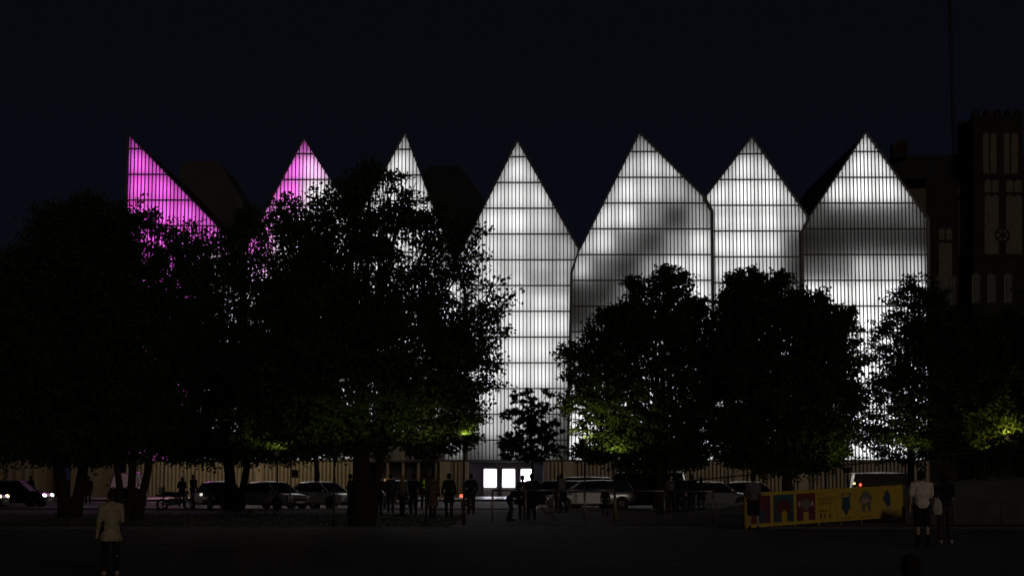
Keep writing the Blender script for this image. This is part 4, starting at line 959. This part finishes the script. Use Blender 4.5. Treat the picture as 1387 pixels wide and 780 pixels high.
for a in (.303, .381): disc_uv('print_shape', a, .60, .009, .09, PNK, p3, -.028, 10)
for a in (.305, .316, .368, .379): bpat('print_shape', [(a, .12), (a + .004, .12), (a + .004, .46), (a, .46)], -.028, RED, p3, .004)
# lines of text too small to read: rows of short dark strokes
tx = bpat('text_line', [(.42, .86), (.46, .86), (.46, .88), (.42, .88)], -.024, INK)
for (v, u0, u1) in ((.72, .42, .525), (.67, .42, .525), (.60, .42, .50), (.55, .42, .49)):
    u = u0
    mb = MB()
    while u < u1:
        ww = rnd.uniform(.006, .016); q = [bq(*p) for p in ((u, v), (u + ww, v), (u + ww, v + .022), (u, v + .022))]; mb.prism(q, -.024, -.02); u += ww + .004
    mb.build('text_line', INK, bt)['kind'] = 'stuff'
for u in (.43, .448, .466): disc_uv('print_mark', u, .35, .005, .035, INK, bt, -.024, 8)
for u in (.43, .455, .49): bpat('print_mark', [(u, .12), (u + .008, .12), (u + .008, .26), (u, .26)], -.024, INK)
d1 = bpat('drawing', [(.565, .80), (.575, .62), (.568, .40), (.60, .16), (.628, .42), (.622, .62), (.633, .80), (.616, .72), (.582, .72)], -.024, DKB)
for a in (.578, .62): disc_uv('print_shape', a, .82, .012, .04, GRY, d1, -.028, 10)
d2 = bpat('drawing', [(.70, .78), (.685, .60), (.705, .50), (.71, .25), (.725, .22), (.73, .42), (.745, .42), (.75, .22), (.765, .26), (.765, .5), (.775, .66), (.755, .84), (.725, .88)], -.024, GRY)
bpat('print_shape', [(.70, .5), (.74, .5), (.765, .58), (.74, .66), (.71, .64)], -.028, PNK, d2, .004)
d3 = bpat('drawing', [(.862, .86), (.872, .78), (.886, .88), (.905, .72), (.908, .45), (.9, .28), (.905, .16), (.89, .16), (.885, .34), (.874, .44), (.858, .52), (.852, .64), (.868, .72)], -.024, DKB)
bpat('print_shape', [(.886, .16), (.904, .16), (.904, .36), (.886, .38)], -.028, PNK, d3, .004)
for u0, u1 in ((.57, .64), (.69, .775), (.83, .94)):
    mb = MB(); u = u0
    while u < u1:
        ww = rnd.uniform(.006, .014); q = [bq(*p) for p in ((u, .07), (u + ww, .07), (u + ww, .095), (u, .095))]; mb.prism(q, -.024, -.02); u += ww + .003
    mb.build('caption_line', INK, bt)

# rising ramp with a handrail on the right
rw = MB(); a0 = Vector((XG(905, 80), 80, .02)); 
xe = XG(1387, 80) + 9
rw.add([(a0.x, 80, -.02), (xe, 80, -.02), (xe, 80, 2.55), (a0.x, 80, .06), (a0.x, 86, -.02), (xe, 86, -.02), (xe, 86, 2.55), (a0.x, 86, .06)],
       [(0, 1, 2, 3), (5, 4, 7, 6), (3, 2, 6, 7), (0, 4, 5, 1), (1, 5, 6, 2), (0, 3, 7, 4)])
o = rw.build('sloping_roof_square', M['asphalt']); o['kind'] = 'structure'
pts = []
for k in range(8):
    x = a0.x + (xe - a0.x) * k / 7; pts.append((x, 80.1, .06 + 2.49 * k / 7))
railing('ramp_handrail', 'long thin handrail rising to the right above the banner', pts, 1.35, M['plastic'], mid=False, r=.03)
lw = thing('low_concrete_wall', 'low pale concrete wall sloping up at the right edge of the square', 'wall', (XG(1226, 63), 63, 0))
xa = 0; xb = XG(1387, 63) - lw.location.x + 6
for k in range(6):
    a, b_ = xa + (xb - xa) * k / 6 + .01, xa + (xb - xa) * (k + 1) / 6 - .01
    h0, h1 = .62 + .07 * k, .62 + .07 * (k + 1)
    MB().add([(a, 0, -.02), (b_, 0, -.02), (b_, 0, h1), (a, 0, h0), (a, .5, -.02), (b_, .5, -.02), (b_, .5, h1), (a, .5, h0)], [(0, 1, 2, 3), (5, 4, 7, 6), (3, 2, 6, 7), (0, 3, 7, 4), (1, 5, 6, 2)]).build('wall_block', M['dark_wall'], lw)
# unseen lamps added behind the crowns to brighten the podium
def podium_fill_lamp(px, D, H, label, power, warm=(1, .80, .48)):
    t = thing('podium_fill_lamp', label, 'added lamp', (XG(px, D), D, 0), group='added lamps before the podium')
    MB().tube([(0, 0, 0), (0, 0, .5), (0, 0, H - .15)], [.09, .055, .045], 10).build('pole', M['plastic'], t)
    MB().tube([(0, 0, H + .05), (0, 0, H + .16)], [.26, .10], 14).build('lamp_hood', M['plastic'], t)
    MB().tube([(0, 0, H - .15), (0, 0, H + .04)], [.07, .10], 12).build('lamp_glass', M['bulb'], t)
    ld = bpy.data.lights.new('lamp_light', 'POINT'); ld.energy = power * .8; ld.color = warm; ld.shadow_soft_size = .22
    lo = bpy.data.objects.new('lamp_light', ld); C.objects.link(lo); lo.parent = t; lo.location = (0, 0, H - .35)
    return t
def fill_uplight(px, D, label, power, tx, tz, ty=2.0, warm=(1, .84, .5), cone=75):  # invented ground spot, added to light the leaves from below
    t = thing('added_uplight', label, 'ground light', (XG(px, D), D, .03), group='added lights under the trees')
    MB().tube([(0, 0, 0), (0, 0, .09)], [.16, .13], 14).build('housing', M['plastic'], t)
    MB().tube([(0, 0, .075), (0, 0, .094)], [.11, .105], 14).build('lamp_glass', M['lamp_off'], t)
    ld = bpy.data.lights.new('lamp_light', 'SPOT'); ld.energy = power; ld.color = warm; ld.shadow_soft_size = .1; ld.spot_size = R(cone); ld.spot_blend = .8
    lo = bpy.data.objects.new('lamp_light', ld); C.objects.link(lo); lo.parent = t; lo.location = (0, 0, .14)
    lo.rotation_euler = Vector((tx, ty, tz)).to_track_quat('-Z', 'Y').to_euler()
fill_uplight(340, 84, 'added ground light in front of the forked trunk', 60, 0, 4)
fill_uplight(755, 100, 'added ground light under the small young tree', 60, -.3, 4)
def leaf_fill_lamp(px, py, D, power, label, warm=(1, .88, .5)):  # added lamp for a green leaf patch; its bowl keeps light off the ground
    H = W(px, py, D).z
    t = thing('leaf_fill_lamp', label, 'lamp', (XG(px, D), D, 0), group='added lamps shining up into the leaves')
    MB().tube([(0, 0, 0), (0, 0, .4), (0, 0, H - .22)], [.07, .045, .035], 10).build('pole', M['plastic'], t)
    MB().tube([(0, 0, H - .16), (0, 0, H - .1), (0, 0, H + .03), (0, 0, H + .13)], [.05, .17, .24, .26], 18, False).build('lamp_bowl', M['plastic'], t)
    MB().tube([(0, 0, H - .08), (0, 0, H - .04)], [.1, .06], 12).build('lamp_glass', M['car_glass'], t)
    ld = bpy.data.lights.new('lamp_light', 'POINT'); ld.energy = power; ld.color = warm; ld.shadow_soft_size = .06
    lo = bpy.data.objects.new('lamp_light', ld); C.objects.link(lo); lo.parent = t; lo.location = (0, 0, H + .06)
leaf_fill_lamp(577, 610, 60.6, 34, 'added lamp in the lowest right leaves of the biggest tree')
leaf_fill_lamp(628, 594, 61.8, 55, 'added lamp at the right fringe of the biggest tree')
leaf_fill_lamp(452, 612, 60.2, 16, 'added lamp in the leaves over the grey sedan')
leaf_fill_lamp(375, 614, 86.5, 60, 'added lamp in the leaves over the pale-roofed sedan')
leaf_fill_lamp(792, 598, 90.5, 140, 'added lamp at the left underside of the round tree')
leaf_fill_lamp(832, 618, 90.5, 90, 'added lamp under the left half of the round tree')
leaf_fill_lamp(1148, 636, 88, 45, 'added lamp in the lowest leaves over the middle of the banner')
leaf_fill_lamp(1236, 617, 93.5, 60, 'added lamp under the airy tree')
leaf_fill_lamp(1370, 592, 82.5, 85, 'added lamp yellowing the leaves at the right edge', (1, .76, .25))
leaf_fill_lamp(1340, 612, 82.5, 36, 'added lamp low in the broad dark tree near the right edge', (1, .76, .25))
for px, D, H, P_W, lb in ((250, 139, 4.2, 430, 'added forecourt lamp left of the forked trunk, near the ribbed base'), (345, 139, 4.2, 430, 'added forecourt lamp right of the forked trunk, near the ribbed base'),
                          (425, 139, 4.2, 430, 'added forecourt lamp behind the slim trunk, near the ribbed base'), (870, 139, 4.2, 55, 'added forecourt lamp behind the round tree'),
                          (985, 139, 4.2, 50, 'added forecourt lamp between the round tree and the dense dark tree'), (1100, 139, 4.2, 50, 'added forecourt lamp behind the dense dark tree')):
    podium_fill_lamp(px, D, H, lb, P_W)
# sign posts
def sign_post(px, D, H, label, plate):
    t = thing('sign_post', label, 'sign post', (XG(px, D), D, 0))
    MB().tube([(0, 0, 0), (0, 0, H)], .032, 8).build('pole', M['steel'], t)
    if plate: MB().box((.22, -.02, H - 1.55), (.17, .012, .2)).build('sign_plate', M['plastic'], t)
    return t
sign_post(393, 91, 3.4, 'thin pole with a small dark plate before the pale-roofed sedan', True)
sign_post(221, 89.5, 3.1, 'thin bare pole left of the green scooter', False)
bd = [(640, 88.5), (1013, 60), (833, 70)]
for i, (px, D) in enumerate(bd[2:]):
    t = thing('bollard', 'short dark bollard at the right end of the tubular railing', 'bollard', (XG(px, D), D, 0))
    MB().tube([(0, 0, 0), (0, 0, .9), (0, 0, .96)], [.07, .065, .03], 12).build('shaft', M['yellow_post'], t)
